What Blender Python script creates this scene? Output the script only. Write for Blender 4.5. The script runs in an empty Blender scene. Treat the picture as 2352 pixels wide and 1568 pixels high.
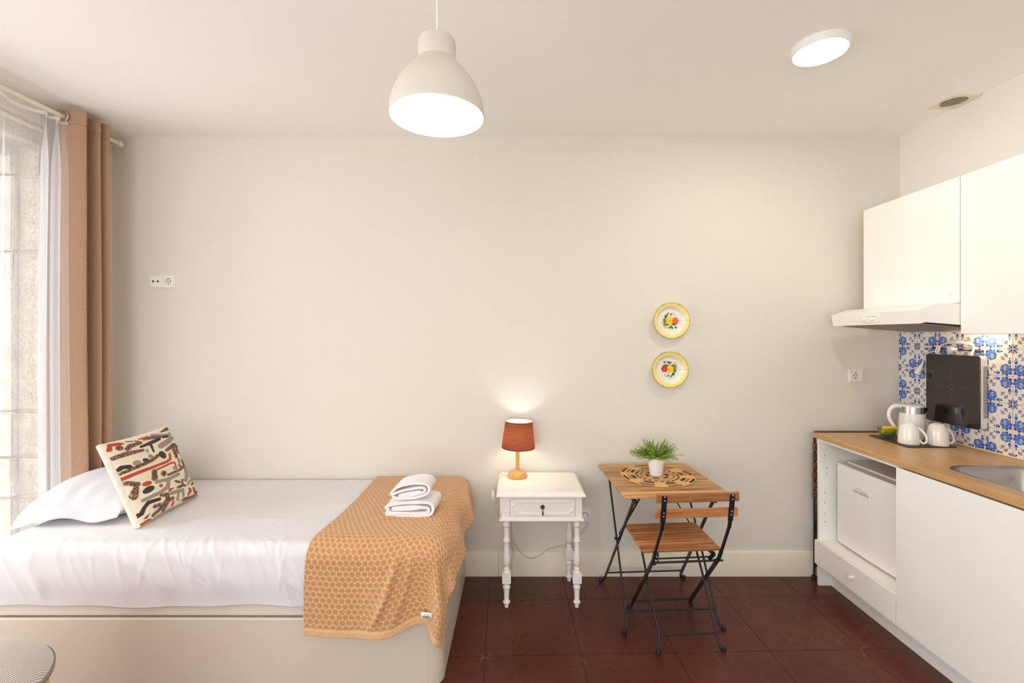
import bpy, bmesh, math, random
import numpy as np
from mathutils import Vector, Matrix

random.seed(7)
rng = np.random.default_rng(7)
C = bpy.context.scene.collection
SC = bpy.context.scene
PI = math.pi

# ------------------------------------------------------------------ camera
cd = bpy.data.cameras.new('camera'); cam = bpy.data.objects.new('camera', cd); C.objects.link(cam)
cam.location = (0, 0, 1.49); cam.rotation_euler = (PI/2, 0, 0)
cd.sensor_width = 36; cd.sensor_fit = 'HORIZONTAL'; cd.lens = 36*1062/2352
cd.shift_x = -11/2352; cd.shift_y = -14/2352
cd.clip_start = 0.05
SC.camera = cam
SC.view_settings.view_transform = 'Standard'; SC.view_settings.look = 'None'
SC.view_settings.gamma = 1; SC.view_settings.use_curve_mapping = False
SC.view_settings.exposure = 0.0
SC.cycles.max_bounces = 10; SC.cycles.diffuse_bounces = 7; SC.cycles.transparent_max_bounces = 16
SC.cycles.caustics_reflective = False; SC.cycles.caustics_refractive = False
SC.cycles.sample_clamp_indirect = 4

# ------------------------------------------------------------------ sky, daylight and fill light
w = bpy.data.worlds.new('world'); SC.world = w; w.use_nodes = True
w.node_tree.nodes['Background'].inputs[0].default_value = (0.93, 0.97, 1.0, 1)
w.node_tree.nodes['Background'].inputs[1].default_value = 1.6

def area(name, loc, rot, sx, sy, power, col):
    l = bpy.data.lights.new(name, 'AREA'); l.shape = 'RECTANGLE'; l.size = sx; l.size_y = sy
    l.energy = power; l.color = col
    o = bpy.data.objects.new(name, l); C.objects.link(o); o.location = loc; o.rotation_euler = rot
    return o
# daylight through the window on the left wall; added fill light behind the camera
area('daylight_left', (-5.2, 2.1, 1.7), (0, -PI/2, 0), 2.8, 3.2, 215, (0.96, 0.985, 1.0))
area('fill_front', (-1.0, -1.78, 1.35), (PI/2, 0, 0), 2.4, 2.0, 50, (0.99, 0.99, 1.0))
def spotlight(name, loc, power, col, r):
    l = bpy.data.lights.new(name, 'POINT'); l.energy = power; l.color = col; l.shadow_soft_size = r
    o = bpy.data.objects.new(name, l); C.objects.link(o); o.location = loc
    return o

# ------------------------------------------------------------------ helpers
def lin(c):
    return tuple(((x/255)/12.92 if x/255 <= 0.04045 else ((x/255+0.055)/1.055)**2.4) for x in c)
def lin_np(a):
    a = np.asarray(a, float)/255
    return np.where(a <= 0.04045, a/12.92, ((a+0.055)/1.055)**2.4)

class NT:
    def __init__(s, m):
        m.use_nodes = True; s.t = m.node_tree; s.p = s.t.nodes['Principled BSDF']; s.out = s.t.nodes['Material Output']
    def n(s, typ, **kw):
        x = s.t.nodes.new(typ)
        for k, v in kw.items(): setattr(x, k, v)
        return x
    def l(s, a, b): s.t.links.new(a, b)
    def obj(s, scale=(1, 1, 1), rot=(0, 0, 0)):
        tc = s.n('ShaderNodeTexCoord'); mp = s.n('ShaderNodeMapping')
        mp.inputs['Scale'].default_value = scale; mp.inputs['Rotation'].default_value = rot
        s.l(tc.outputs['Object'], mp.inputs[0]); return mp.outputs[0]
    def noise(s, vec, scale, detail=3, rough=.55, dist=0):
        x = s.n('ShaderNodeTexNoise'); x.inputs['Scale'].default_value = scale
        x.inputs['Detail'].default_value = detail; x.inputs['Roughness'].default_value = rough
        x.inputs['Distortion'].default_value = dist
        s.l(vec, x.inputs['Vector']); return x.outputs['Fac']
    def ramp(s, fac, stops):
        x = s.n('ShaderNodeValToRGB'); e = x.color_ramp.elements
        e[0].position, e[0].color = stops[0][0], (*stops[0][1], 1)
        e[1].position, e[1].color = stops[-1][0], (*stops[-1][1], 1)
        for p, c in stops[1:-1]:
            y = e.new(p); y.color = (*c, 1)
        s.l(fac, x.inputs[0]); return x.outputs[0]
    def bump(s, h, strength, dist=.002, normal=None):
        x = s.n('ShaderNodeBump'); x.inputs['Strength'].default_value = strength; x.inputs['Distance'].default_value = dist
        s.l(h, x.inputs['Height'])
        if normal: s.l(normal, x.inputs['Normal'])
        return x.outputs[0]

MATS = {}
def mat(name, col, rough=.5, metal=0, var=.03, vscale=6, bump=0, bscale=300, bdist=.0005, spec=.5, emit=None, estr=0, trans=0, coat=0, sheen=0, sub=0):
    m = bpy.data.materials.new(name); T = NT(m); c = lin(col)
    v = T.obj(); f = T.noise(v, vscale, 4)
    lo = tuple(x*(1-var) for x in c); hi = tuple(min(1, x*(1+var)) for x in c)
    T.l(T.ramp(f, [(.3, lo), (.7, hi)]), T.p.inputs['Base Color'])
    T.p.inputs['Roughness'].default_value = rough; T.p.inputs['Metallic'].default_value = metal
    T.p.inputs['Specular IOR Level'].default_value = spec
    if coat: T.p.inputs['Coat Weight'].default_value = coat; T.p.inputs['Coat Roughness'].default_value = .08
    if sheen: T.p.inputs['Sheen Weight'].default_value = sheen; T.p.inputs['Sheen Roughness'].default_value = .5
    if bump: T.l(T.bump(T.noise(v, bscale, 2), bump, bdist), T.p.inputs['Normal'])
    if emit: T.p.inputs['Emission Color'].default_value = (*emit, 1); T.p.inputs['Emission Strength'].default_value = estr
    if trans: T.p.inputs['Transmission Weight'].default_value = trans
    MATS[name] = m; return m
def wood(name, dark, light, axis='x', scale=1, rough=.5, streak=28, contrast=1, coat=0):
    m = bpy.data.materials.new(name); T = NT(m)
    s = {'x': (1.2, streak, streak), 'y': (streak, 1.2, streak), 'z': (streak, streak, 1.2)}[axis]
    oi = T.n('ShaderNodeObjectInfo')
    tc = T.n('ShaderNodeTexCoord'); mp = T.n('ShaderNodeMapping'); mp.inputs['Scale'].default_value = [k*scale for k in s]
    ad = T.n('ShaderNodeVectorMath', operation='ADD'); mu = T.n('ShaderNodeVectorMath', operation='SCALE')
    cb = T.n('ShaderNodeCombineXYZ')
    for i in range(3): T.l(oi.outputs['Random'], cb.inputs[i])
    T.l(cb.outputs[0], mu.inputs[0]); mu.inputs['Scale'].default_value = 3.7
    T.l(tc.outputs['Object'], ad.inputs[0]); T.l(mu.outputs[0], ad.inputs[1]); T.l(ad.outputs[0], mp.inputs[0])
    f = T.noise(mp.outputs[0], 2.2, 5, .62, .6)
    k = .16/contrast
    mid = tuple((a+b)/2 for a, b in zip(lin(dark), lin(light)))
    col = T.ramp(f, [(.5-k, lin(dark)), (.5, mid), (.5+k, lin(light))])
    hs = T.n('ShaderNodeHueSaturation'); mr = T.n('ShaderNodeMapRange')
    mr.inputs['To Min'].default_value = .72; mr.inputs['To Max'].default_value = 1.15
    T.l(oi.outputs['Random'], mr.inputs[0]); T.l(mr.outputs[0], hs.inputs['Value']); T.l(col, hs.inputs['Color'])
    T.l(hs.outputs[0], T.p.inputs['Base Color'])
    T.p.inputs['Roughness'].default_value = rough
    if coat: T.p.inputs['Coat Weight'].default_value = coat; T.p.inputs['Coat Roughness'].default_value = .2
    T.l(T.bump(f, .25, .0006), T.p.inputs['Normal'])
    MATS[name] = m; return m
def vcol_mat(name, rough=.5, spec=.5, sheen=0, bump=0, bscale=400, bdist=.0006, coat=0, weave=0):
    """print and dye colours carried by the mesh itself (colour attribute 'print')"""
    m = bpy.data.materials.new(name); T = NT(m)
    a = T.n('ShaderNodeAttribute', attribute_name='print')
    v = T.obj(); f = T.noise(v, 60, 3)
    mx = T.n('ShaderNodeMix', data_type='RGBA', blend_type='MULTIPLY'); mx.inputs[0].default_value = 1
    T.l(a.outputs['Color'], mx.inputs[6]); T.l(T.ramp(f, [(.3, (.95,)*3), (.7, (1, 1, 1))]), mx.inputs[7])
    T.l(mx.outputs[2], T.p.inputs['Base Color'])
    T.p.inputs['Roughness'].default_value = rough; T.p.inputs['Specular IOR Level'].default_value = spec
    if sheen: T.p.inputs['Sheen Weight'].default_value = sheen
    if coat: T.p.inputs['Coat Weight'].default_value = coat; T.p.inputs['Coat Roughness'].default_value = .05
    if bump: T.l(T.bump(T.noise(v, bscale, 2), bump, bdist), T.p.inputs['Normal'])
    MATS[name] = m; return m

class MB:
    def __init__(s): s.v = []; s.f = []; s.sm = []
    def add(s, vs, fs, smooth=False):
        o = len(s.v); s.v += [tuple(v) for v in vs]; s.f += [tuple(i+o for i in f) for f in fs]; s.sm += [smooth]*len(fs); return s
    def box(s, x0, x1, y0, y1, z0, z1):
        return s.add([(x0,y0,z0),(x1,y0,z0),(x1,y1,z0),(x0,y1,z0),(x0,y0,z1),(x1,y0,z1),(x1,y1,z1),(x0,y1,z1)],
              [(0,3,2,1),(4,5,6,7),(0,1,5,4),(1,2,6,5),(2,3,7,6),(3,0,4,7)])
    def cbox(s, c, d): return s.box(c[0]-d[0]/2, c[0]+d[0]/2, c[1]-d[1]/2, c[1]+d[1]/2, c[2]-d[2]/2, c[2]+d[2]/2)
    def tube(s, pts, r, seg=8, cap=True, closed=False):
        pts = [Vector(p) for p in pts]; n = len(pts)
        rr = r if isinstance(r, (list, tuple)) else [r]*n
        vs = []; up = None
        for i, p in enumerate(pts):
            if closed: t = (pts[(i+1) % n]-pts[i-1]).normalized()
            else: t = (pts[min(i+1, n-1)]-pts[max(i-1, 0)]).normalized()
            if up is None:
                a = Vector((0,0,1)) if abs(t.z) < .9 else Vector((1,0,0)); up = (a-t*a.dot(t)).normalized()
            else: up = (up-t*up.dot(t)).normalized()
            b = t.cross(up)
            for k in range(seg):
                a = 2*PI*k/seg; vs.append(p+(up*math.cos(a)+b*math.sin(a))*rr[i])
        fs = []
        for i in range(n if closed else n-1):
            j = (i+1) % n
            for k in range(seg):
                fs.append((i*seg+k, i*seg+(k+1) % seg, j*seg+(k+1) % seg, j*seg+k))
        s.add(vs, fs, True)
        if cap and not closed:
            o = len(s.v)-n*seg
            s.f.append(tuple(o+k for k in range(seg))[::-1]); s.sm.append(False)
            s.f.append(tuple(o+(n-1)*seg+k for k in range(seg))); s.sm.append(False)
        return s
    def bar(s, a, b, wd, th, side):
        """flat bar from a to b, wd wide along side, th thick"""
        a = Vector(a); b = Vector(b); t = (b-a).normalized(); sd = Vector(side); sd = (sd-t*sd.dot(t)).normalized(); u = t.cross(sd)
        vs = [p+sd*x*wd/2+u*y*th/2 for p in (a, b) for x, y in ((-1,-1),(1,-1),(1,1),(-1,1))]
        return s.add(vs, [(0,3,2,1),(4,5,6,7),(0,1,5,4),(1,2,6,5),(2,3,7,6),(3,0,4,7)])
    def lathe(s, prof, c=(0,0,0), seg=32, axis='z', smooth=True, cap=(True, True)):
        vs = []
        for r, h in prof:
            for k in range(seg):
                a = 2*PI*k/seg; x, y = r*math.cos(a), r*math.sin(a)
                p = (x, y, h) if axis == 'z' else ((x, h, y) if axis == 'y' else (h, x, y))
                vs.append((p[0]+c[0], p[1]+c[1], p[2]+c[2]))
        fs = []
        for i in range(len(prof)-1):
            for k in range(seg): fs.append((i*seg+k, i*seg+(k+1) % seg, (i+1)*seg+(k+1) % seg, (i+1)*seg+k))
        s.add(vs, fs, smooth); o = len(s.v)-len(vs)
        if cap[0] and prof[0][0] > 1e-5: s.f.append(tuple(o+k for k in range(seg))[::-1]); s.sm.append(False)
        if cap[1] and prof[-1][0] > 1e-5: s.f.append(tuple(o+(len(prof)-1)*seg+k for k in range(seg))); s.sm.append(False)
        return s
    def prism(s, poly, h0, h1, axis='z', smooth=False):
        """polygon (a,b) extruded along axis: z:(a,b,h)  y:(a,h,b)  x:(h,a,b)"""
        f = {'z': lambda a, b, h: (a, b, h), 'y': lambda a, b, h: (a, h, b), 'x': lambda a, b, h: (h, a, b)}[axis]
        n = len(poly); vs = [f(a, b, h0) for a, b in poly]+[f(a, b, h1) for a, b in poly]
        fs = [(i, (i+1) % n, n+(i+1) % n, n+i) for i in range(n)]
        s.add(vs, fs, smooth); o = len(s.v)-2*n
        s.f.append(tuple(o+i for i in range(n))[::-1]); s.sm.append(False)
        s.f.append(tuple(o+n+i for i in range(n))); s.sm.append(False)
        return s
    def grid(s, P, smooth=True, flip=False):
        """P: array (n,m,3)"""
        n, m = P.shape[:2]; o = len(s.v)
        s.v += [tuple(p) for p in P.reshape(-1, 3).tolist()]
        for i in range(n-1):
            for j in range(m-1):
                q = (o+i*m+j, o+(i+1)*m+j, o+(i+1)*m+j+1, o+i*m+j+1)
                s.f.append(q[::-1] if flip else q); s.sm.append(smooth)
        return s

def rrect(x0, x1, y0, y1, r, n=6):
    p = []
    for cx, cy, a0 in ((x1-r, y0+r, -PI/2), (x1-r, y1-r, 0), (x0+r, y1-r, PI/2), (x0+r, y0+r, PI)):
        for k in range(n+1):
            a = a0+PI/2*k/n; p.append((cx+r*math.cos(a), cy+r*math.sin(a)))
    return p

def part(name, mb, m, parent=None, off=None, bev=0, recalc=True, seg=2, label=None, smooth_all=False):
    """one mesh object; with a parent whose builder works in world coordinates pass off=parent.location"""
    me = bpy.data.meshes.new(name)
    vs = mb.v
    if off is not None: vs = [(v[0]-off[0], v[1]-off[1], v[2]-off[2]) for v in vs]
    me.from_pydata(vs, [], mb.f)
    me.polygons.foreach_set('use_smooth', [True]*len(mb.f) if smooth_all else mb.sm)
    if recalc:
        bm = bmesh.new(); bm.from_mesh(me); bmesh.ops.recalc_face_normals(bm, faces=bm.faces); bm.to_mesh(me); bm.free()
    if len(vs) < 15000: me.set_sharp_from_angle(angle=math.radians(38))
    if m: me.materials.append(m)
    o = bpy.data.objects.new(name, me); C.objects.link(o)
    if parent: o.parent = parent
    if bev:
        b = o.modifiers.new('bevel', 'BEVEL'); b.width = bev; b.segments = seg; b.limit_method = 'ANGLE'; b.angle_limit = math.radians(40)
        b.harden_normals = False
    if label: o['label'] = label
    return o
def thing(name, label, cat, loc=(0,0,0), rz=0, group=None):
    o = bpy.data.objects.new(name, None); C.objects.link(o); o.location = loc; o.rotation_euler = (0, 0, rz)
    o.empty_display_size = .05
    return tag(o, label, cat, group)
def tag(o, label, cat, group=None):
    o['label'] = label; o['category'] = cat
    if group: o['group'] = group
    return o
def struct(name, mb, m, **k):
    o = part(name, mb, m, **k); o['kind'] = 'structure'; return o
def paint(o, cols):
    """cols (nverts,3) linear -> point colour attribute"""
    a = o.data.color_attributes.new('print', 'FLOAT_COLOR', 'POINT')
    arr = np.ones((len(o.data.vertices), 4), np.float32); arr[:, :3] = cols; a.data.foreach_set('color', arr.ravel())
def text(name, body, size, M, m, parent, ext=.0003, label=None, sx=1):
    cu = bpy.data.curves.new(name, 'FONT'); cu.body = body; cu.size = size; cu.extrude = ext; cu.align_x = 'CENTER'; cu.align_y = 'CENTER'
    cu.resolution_u = 2
    t = bpy.data.objects.new(name+'_tmp', cu); C.objects.link(t)
    bpy.context.view_layer.update()
    me = bpy.data.meshes.new_from_object(t.evaluated_get(bpy.context.evaluated_depsgraph_get()))
    bpy.data.objects.remove(t); bpy.data.curves.remove(cu)
    me.transform(M @ Matrix.Diagonal((sx, 1, 1, 1))); me.materials.clear(); me.materials.append(m); me.name = name
    o = bpy.data.objects.new(name, me); C.objects.link(o); o.parent = parent
    if label: o['label'] = label
    return o
def frame(origin, ex, ey):
    ex = Vector(ex).normalized(); ey = Vector(ey).normalized(); ez = ex.cross(ey)
    M = Matrix((ex, ey, ez)).transposed().to_4x4(); M.translation = Vector(origin); return M
def sm(x, a, b):
    t = np.clip((x-a)/(b-a), 0, 1); return t*t*(3-2*t)

# ------------------------------------------------------------------ materials
def wall_mat(name, col, smudge=0):
    m = bpy.data.materials.new(name); T = NT(m); c = lin(col); v = T.obj()
    f = T.noise(v, 1.3, 4)
    col1 = T.ramp(f, [(.25, tuple(x*.975 for x in c)), (.75, c)])
    # scuffs: sparse small marks
    g = T.noise(v, 38, 2, .6, .5); g2 = T.noise(v, 2.1, 2)
    mk = T.ramp(g, [(.71, (0,)*3), (.75, (1,)*3)]); mk2 = T.ramp(g2, [(.56, (0,)*3), (.66, (.28*smudge,)*3)])
    mm = T.n('ShaderNodeMath', operation='MULTIPLY'); T.l(mk, mm.inputs[0]); T.l(mk2, mm.inputs[1])
    mx = T.n('ShaderNodeMix', data_type='RGBA'); T.l(mm.outputs[0], mx.inputs[0]); T.l(col1, mx.inputs[6]); mx.inputs[7].default_value = (*lin((170,150,120)), 1)
    T.l(mx.outputs[2], T.p.inputs['Base Color']); T.p.inputs['Roughness'].default_value = .75
    T.p.inputs['Specular IOR Level'].default_value = .25
    b1 = T.bump(T.noise(v, 9, 4), .25, .004); T.l(T.bump(T.noise(v, 160, 2), .1, .0008, b1), T.p.inputs['Normal'])
    return m
M_wall = wall_mat('wall_paint', (226, 221, 210), 1)
M_ceil = wall_mat('ceiling_paint', (251, 247, 242), 0)
M_rwall = wall_mat('right_wall_paint', (238, 234, 228), 0)
M_base = mat('baseboard_paint', (233, 226, 206), .45, bump=.05)
M_white = mat('white_lacquer', (246, 244, 240), .32, var=.008)
M_lam = mat('white_laminate', (247, 245, 241), .38, var=.008)
M_plastic = mat('white_plastic', (240, 237, 232), .3, var=.01)
M_night = mat('brushed_white_paint', (243, 239, 232), .4, var=.025, vscale=30, bump=.12, bscale=70)
M_sheet = mat('white_cotton', (226, 224, 227), .8, var=.01, bump=.06, bscale=500, sheen=.15, spec=.2)
M_pillow = mat('pillow_cotton_dimmed', (212, 211, 215), .8, var=.01, bump=.06, bscale=500, sheen=.12, spec=.2)  # sheet cotton darkened in its colour to offset the strong window light
M_matt = mat('mattress_knit', (226, 216, 203), .85, var=.02, bump=.5, bscale=240, bdist=.002)
M_bedbase = mat('bed_base_laminate', (216, 204, 187), .4, var=.01)
M_towel = mat('towel_terry', (246, 243, 245), .95, var=.02, vscale=200, bump=.8, bscale=420, bdist=.002, sheen=.3, spec=.1)
M_curt = mat('brown_curtain', (176, 141, 114), .85, var=.10, vscale=220, bump=.5, bscale=420, bdist=.001, sheen=.2, spec=.15)
M_black = mat('black_steel', (26, 24, 23), .38, var=.02)
M_cap = mat('black_rubber', (33, 32, 33), .55)
M_steel = mat('brushed_steel', (190, 184, 176), .28, metal=1, var=.04, vscale=20)
M_chrome = mat('screw_steel', (215, 210, 200), .2, metal=1)
M_brass = mat('aged_brass', (110, 82, 45), .35, metal=.9, var=.15, vscale=60)
M_lampwood = wood('pale_lamp_wood', (222, 160, 84), (244, 196, 120), 'z', 1, .45)
M_slatT = wood('table_acacia', (150, 104, 58), (218, 172, 112), 'x', 1, .5, streak=22, contrast=1.1)
M_slatC = wood('chair_acacia', (150, 88, 46), (208, 142, 82), 'x', 1, .45, streak=22)
M_slatD = wood('dark_slat_acacia', (84, 50, 30), (128, 80, 48), 'x', 1, .5)
M_counter = wood('oak_laminate', (206, 158, 96), (234, 190, 130), 'y', .8, .33, streak=40)
M_grout = mat('tile_grout', (226, 220, 205), .8)
M_seal = mat('cream_sealant', (240, 226, 160), .5)
M_tile = vcol_mat('printed_tile_glaze', .18, .5, coat=.3)
M_dark = mat('dark_void', (25, 22, 20), .8)
M_tray = mat('black_slate', (58, 52, 48), .5, var=.08, vscale=40)
M_glass_black = mat('black_ceramic_glass', (26, 21, 18), .05, coat=.6, var=.01)
M_mark = mat('grey_print', (120, 110, 100), .4)
M_pot = mat('white_ceramic_pot', (243, 240, 238), .35)
M_mug = mat('white_glazed_mug', (240, 236, 228), .16, coat=.3)
M_yellow = mat('yellow_packet', (250, 208, 20), .4, var=.02)
M_text = mat('dark_ink', (40, 34, 30), .6)
M_logo = mat('silver_ink', (176, 168, 155), .35, metal=.4)
M_green = mat('leaf_green', (158, 184, 70), .5, var=.35, vscale=30, sheen=.1)
M_green2 = mat('leaf_dark_green', (98, 140, 50), .5, var=.3, vscale=30)
M_shade = mat('pendant_enamel', (212, 204, 191), .5, var=.01)
M_binwood = wood('bin_wood', (214, 160, 84), (240, 190, 112), 'z', 1, .5)
M_rimgrey = mat('grey_rim', (150, 138, 126), .5)
M_vent = mat('vent_plastic', (232, 222, 200), .5)
M_cable = mat('white_cable', (240, 232, 218), .5)
M_beigecable = mat('beige_cable', (222, 204, 172), .5)

# emitters: only real lamps
M_bulb = mat('glowing_bulb', (255, 250, 240), .5, emit=(1, .93, .80), estr=30)
M_led = mat('glowing_led_panel', (255, 250, 240), .5, emit=(1, .88, .70), estr=76)
M_inside = mat('pendant_inside_white', (252, 250, 246), .6)

# painted floor boards, glossy ox-blood with scratches
def floor_mat():
    m = bpy.data.materials.new('oxblood_floor_paint'); T = NT(m); v = T.obj()
    oi = T.n('ShaderNodeObjectInfo')
    f = T.noise(v, 2.0, 4); f2 = T.noise(v, 14, 4)
    a = T.ramp(f, [(.3, lin((72, 31, 17))), (.55, lin((86, 36, 24))), (.75, lin((104, 54, 37)))])
    # thin scratches
    vo = T.n('ShaderNodeTexVoronoi', feature='DISTANCE_TO_EDGE'); vo.inputs['Scale'].default_value = 9
    mp = T.n('ShaderNodeMapping'); mp.inputs['Scale'].default_value = (1, .55, 1); mp.inputs['Rotation'].default_value = (0, 0, .6)
    nv = T.n('ShaderNodeTexNoise'); nv.inputs['Scale'].default_value = 3; T.l(v, nv.inputs['Vector'])
    mx0 = T.n('ShaderNodeMix', data_type='RGBA', blend_type='ADD'); mx0.inputs[0].default_value = .25
    T.l(v, mx0.inputs[6]); T.l(nv.outputs['Color'], mx0.inputs[7]); T.l(mx0.outputs[2], mp.inputs[0]); T.l(mp.outputs[0], vo.inputs['Vector'])
    sc = T.ramp(vo.outputs['Distance'], [(.0, (1,)*3), (.006, (0,)*3)])
    vo2 = T.n('ShaderNodeTexVoronoi', feature='DISTANCE_TO_EDGE'); vo2.inputs['Scale'].default_value = 23
    mp2 = T.n('ShaderNodeMapping'); mp2.inputs['Scale'].default_value = (.5, 1.3, 1); mp2.inputs['Rotation'].default_value = (0, 0, -.5)
    T.l(mx0.outputs[2], mp2.inputs[0]); T.l(mp2.outputs[0], vo2.inputs['Vector'])
    sc2 = T.ramp(vo2.outputs['Distance'], [(.0, (1,)*3), (.009, (0,)*3)])
    mk = T.ramp(T.noise(v, 4.2, 2), [(.40, (0,)*3), (.62, (.7,)*3)]); mk2 = T.ramp(T.noise(v, 7.7, 2), [(.44, (0,)*3), (.64, (.6,)*3)])
    def mul(p, q):
        x = T.n('ShaderNodeMath', operation='MULTIPLY'); T.l(p, x.inputs[0]); T.l(q, x.inputs[1]); return x.outputs[0]
    s = T.n('ShaderNodeMath', operation='MAXIMUM'); T.l(mul(sc, mk), s.inputs[0]); T.l(mul(sc2, mk2), s.inputs[1])
    mx = T.n('ShaderNodeMix', data_type='RGBA'); T.l(s.outputs[0], mx.inputs[0]); T.l(a, mx.inputs[6]); mx.inputs[7].default_value = (*lin((150, 104, 70)), 1)
    T.l(mx.outputs[2], T.p.inputs['Base Color'])
    T.l(T.ramp(f2, [(.3, (.3,)*3), (.75, (.46,)*3)]), T.p.inputs['Roughness'])
    T.p.inputs['Specular IOR Level'].default_value = .42
    T.l(T.bump(T.noise(v, 120, 3), .12, .001), T.p.inputs['Normal'])
    return m
M_floor = floor_mat()
M_joint = mat('floor_joint', (36, 16, 12), .7)

def stone_mat():
    m = bpy.data.materials.new('granite'); T = NT(m); v = T.obj()
    f = T.noise(v, 90, 4, .7); g = T.noise(v, 9, 4)
    a = T.ramp(f, [(.3, lin((168, 152, 132))), (.5, lin((204, 193, 177))), (.7, lin((226, 218, 206)))])
    mx = T.n('ShaderNodeMix', data_type='RGBA', blend_type='MULTIPLY'); mx.inputs[0].default_value = .6
    T.l(a, mx.inputs[6]); T.l(T.ramp(g, [(.3, lin((205, 190, 170))), (.7, (1, 1, 1))]), mx.inputs[7])
    T.l(mx.outputs[2], T.p.inputs['Base Color']); T.p.inputs['Roughness'].default_value = .9
    T.l(T.bump(f, .8, .006, T.bump(g, .5, .02)), T.p.inputs['Normal'])
    return m
M_stone = stone_mat()
M_mortar = mat('mortar', (186, 174, 158), .9, bump=.5, bscale=120)

# ------------------------------------------------------------------ room shell
XL, XR, YB, YF, H = -2.51, 2.378, 2.870, -1.70, 2.722
struct('floor', MB().box(XL-.6, XR+.1, YF-.1, YB+.1, -.06, -.0025), M_joint)
FLOOR = bpy.data.objects['floor']
def clip_poly(poly, x0, x1, y0, y1):
    def cl(p, ins, inter):
        o = []
        for i in range(len(p)):
            a, b = p[i-1], p[i]
            if ins(b):
                if not ins(a): o.append(inter(a, b))
                o.append(b)
            elif ins(a): o.append(inter(a, b))
        return o
    def ix(x): return lambda a, b: (x, a[1]+(b[1]-a[1])*(x-a[0])/(b[0]-a[0]))
    def iy(y): return lambda a, b: (a[0]+(b[0]-a[0])*(y-a[1])/(b[1]-a[1]), y)
    for ins, it in ((lambda p: p[0] >= x0, ix(x0)), (lambda p: p[0] <= x1, ix(x1)), (lambda p: p[1] >= y0, iy(y0)), (lambda p: p[1] <= y1, iy(y1))):
        if poly: poly = cl(poly, ins, it)
    return poly
TS = .4475; ang = .027; ca, sa = math.cos(ang), math.sin(ang); g = .0011
for i in range(-8, 8):
    for j in range(-9, 4):
        q = []
        for du, dv in ((g, g), (TS-g, g), (TS-g, TS-g), (g, TS-g)):
            u = i*TS+du; v_ = j*TS+dv
            q.append((-.160+u*ca-v_*sa, 2.595+u*sa+v_*ca))
        q = clip_poly(q, XL+.002, XR-.002, YF+.002, YB-.002)
        if len(q) >= 3:
            cx = sum(p[0] for p in q)/len(q); cy = sum(p[1] for p in q)/len(q)
            o = part('floor_tile', MB().prism(q, -.0025, 0), M_floor, FLOOR)

struct('ceiling', MB().box(XL-.1, XR+.1, YF-.1, YB+.1, H, H+.08), M_ceil)
struct('wall_back', MB().box(XL-.1, XR+.1, YB, YB+.1, 0, H), M_wall)
struct('wall_right', MB().box(XR, XR+.1, YF, YB, 0, H), M_rwall)
# wall behind the camera with an unseen opening added for the fill light
struct('wall_front', MB().box(XL-.1, -2.2, YF-.1, YF, 0, H).box(1.8, XR+.1, YF-.1, YF, 0, H).box(-2.2, 1.8, YF-.1, YF, 2.65, H).box(-2.2, 1.8, YF-.1, YF, 0, .35), M_wall)
# left wall: thick, window opening with granite reveal
W0, W1, WZ = .75, 2.47, 2.56
wl = struct('wall_left', MB().box(XL-.1, XL, W1, YB, 0, H).box(XL-.1, XL, YF, W0, 0, H).box(XL-.1, XL, W0, W1, WZ, H)
       .box(XL-.7, XL-.1, W1+.002, YB, -.06, H+.05).box(XL-.7, XL-.1, YF, W0, -.06, H+.05).box(XL-.7, XL-.1, W0, W1, WZ+.06, H+.05), M_wall)
part('mortar_bed', MB().box(XL-.66, XL-.004, W1-.022, W1-.001, 0, WZ+.05), M_mortar, wl)
zz = [0, .36, .64, .854, 1.093, 1.93, 2.33, 2.545]
def stone(x0, x1, y0, y1, z0, z1, seed):
    r = np.random.default_rng(seed)
    bm = bmesh.new(); bmesh.ops.create_cube(bm, size=1)
    for v in bm.verts: v.co = ((x0+x1)/2+v.co.x*(x1-x0), (y0+y1)/2+v.co.y*(y1-y0), (z0+z1)/2+v.co.z*(z1-z0))
    bmesh.ops.bevel(bm, geom=list(bm.edges), offset=.008, segments=2, affect='EDGES')
    for v in bm.verts: v.co += Vector(r.normal(0, .0022, 3))
    m = MB(); m.v = [tuple(v.co) for v in bm.verts]; bm.verts.index_update()
    m.f = [tuple(v.index for v in f.verts) for f in bm.faces]; m.sm = [True]*len(m.f); bm.free()
    return m
k = 0
for z0, z1 in zip(zz[:-1], zz[1:]):
    part('stone', stone(XL-.125, XL-.002, W1-.030, W1+.0, z0+.003, z1-.003, k), M_stone, wl); k += 1
for z0, z1 in zip(zz[:-1], zz[1:]):
    part('stone', stone(XL-.60, XL-.121, W1-.060, W1-.01, z0+.003, z1-.003, 40+k), M_stone, wl); k += 1
part('lintel_stone', stone(XL-.14, XL-.002, W0-.05, W1, WZ-.07, WZ+.05, 90), M_stone, wl)
part('lintel_stone', stone(XL-.6, XL-.145, W0-.05, W1, WZ-.14, WZ+.05, 91), M_stone, wl)
part('sill_stone', stone(XL-.6, XL-.002, W0, W1, -.05, .02, 92), M_stone, wl)
# baseboards
bb = MB(); prof = [(YB, 0), (YB-.012, 0), (YB-.012, .145), (YB-.009, .150), (YB-.004, .153), (YB, .153)]
struct('baseboard_back', MB().prism(prof, XL, -.1135, 'x').prism(prof, -.110, XR-.002, 'x'), M_base)
pl = [(XL, 0), (XL+.012, 0), (XL+.012, .145), (XL+.006, .153), (XL, .153)]
struct('baseboard_left', MB().prism(pl, YF, W0, 'y').prism(pl, W1, YB-.012, 'y'), M_base)

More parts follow.
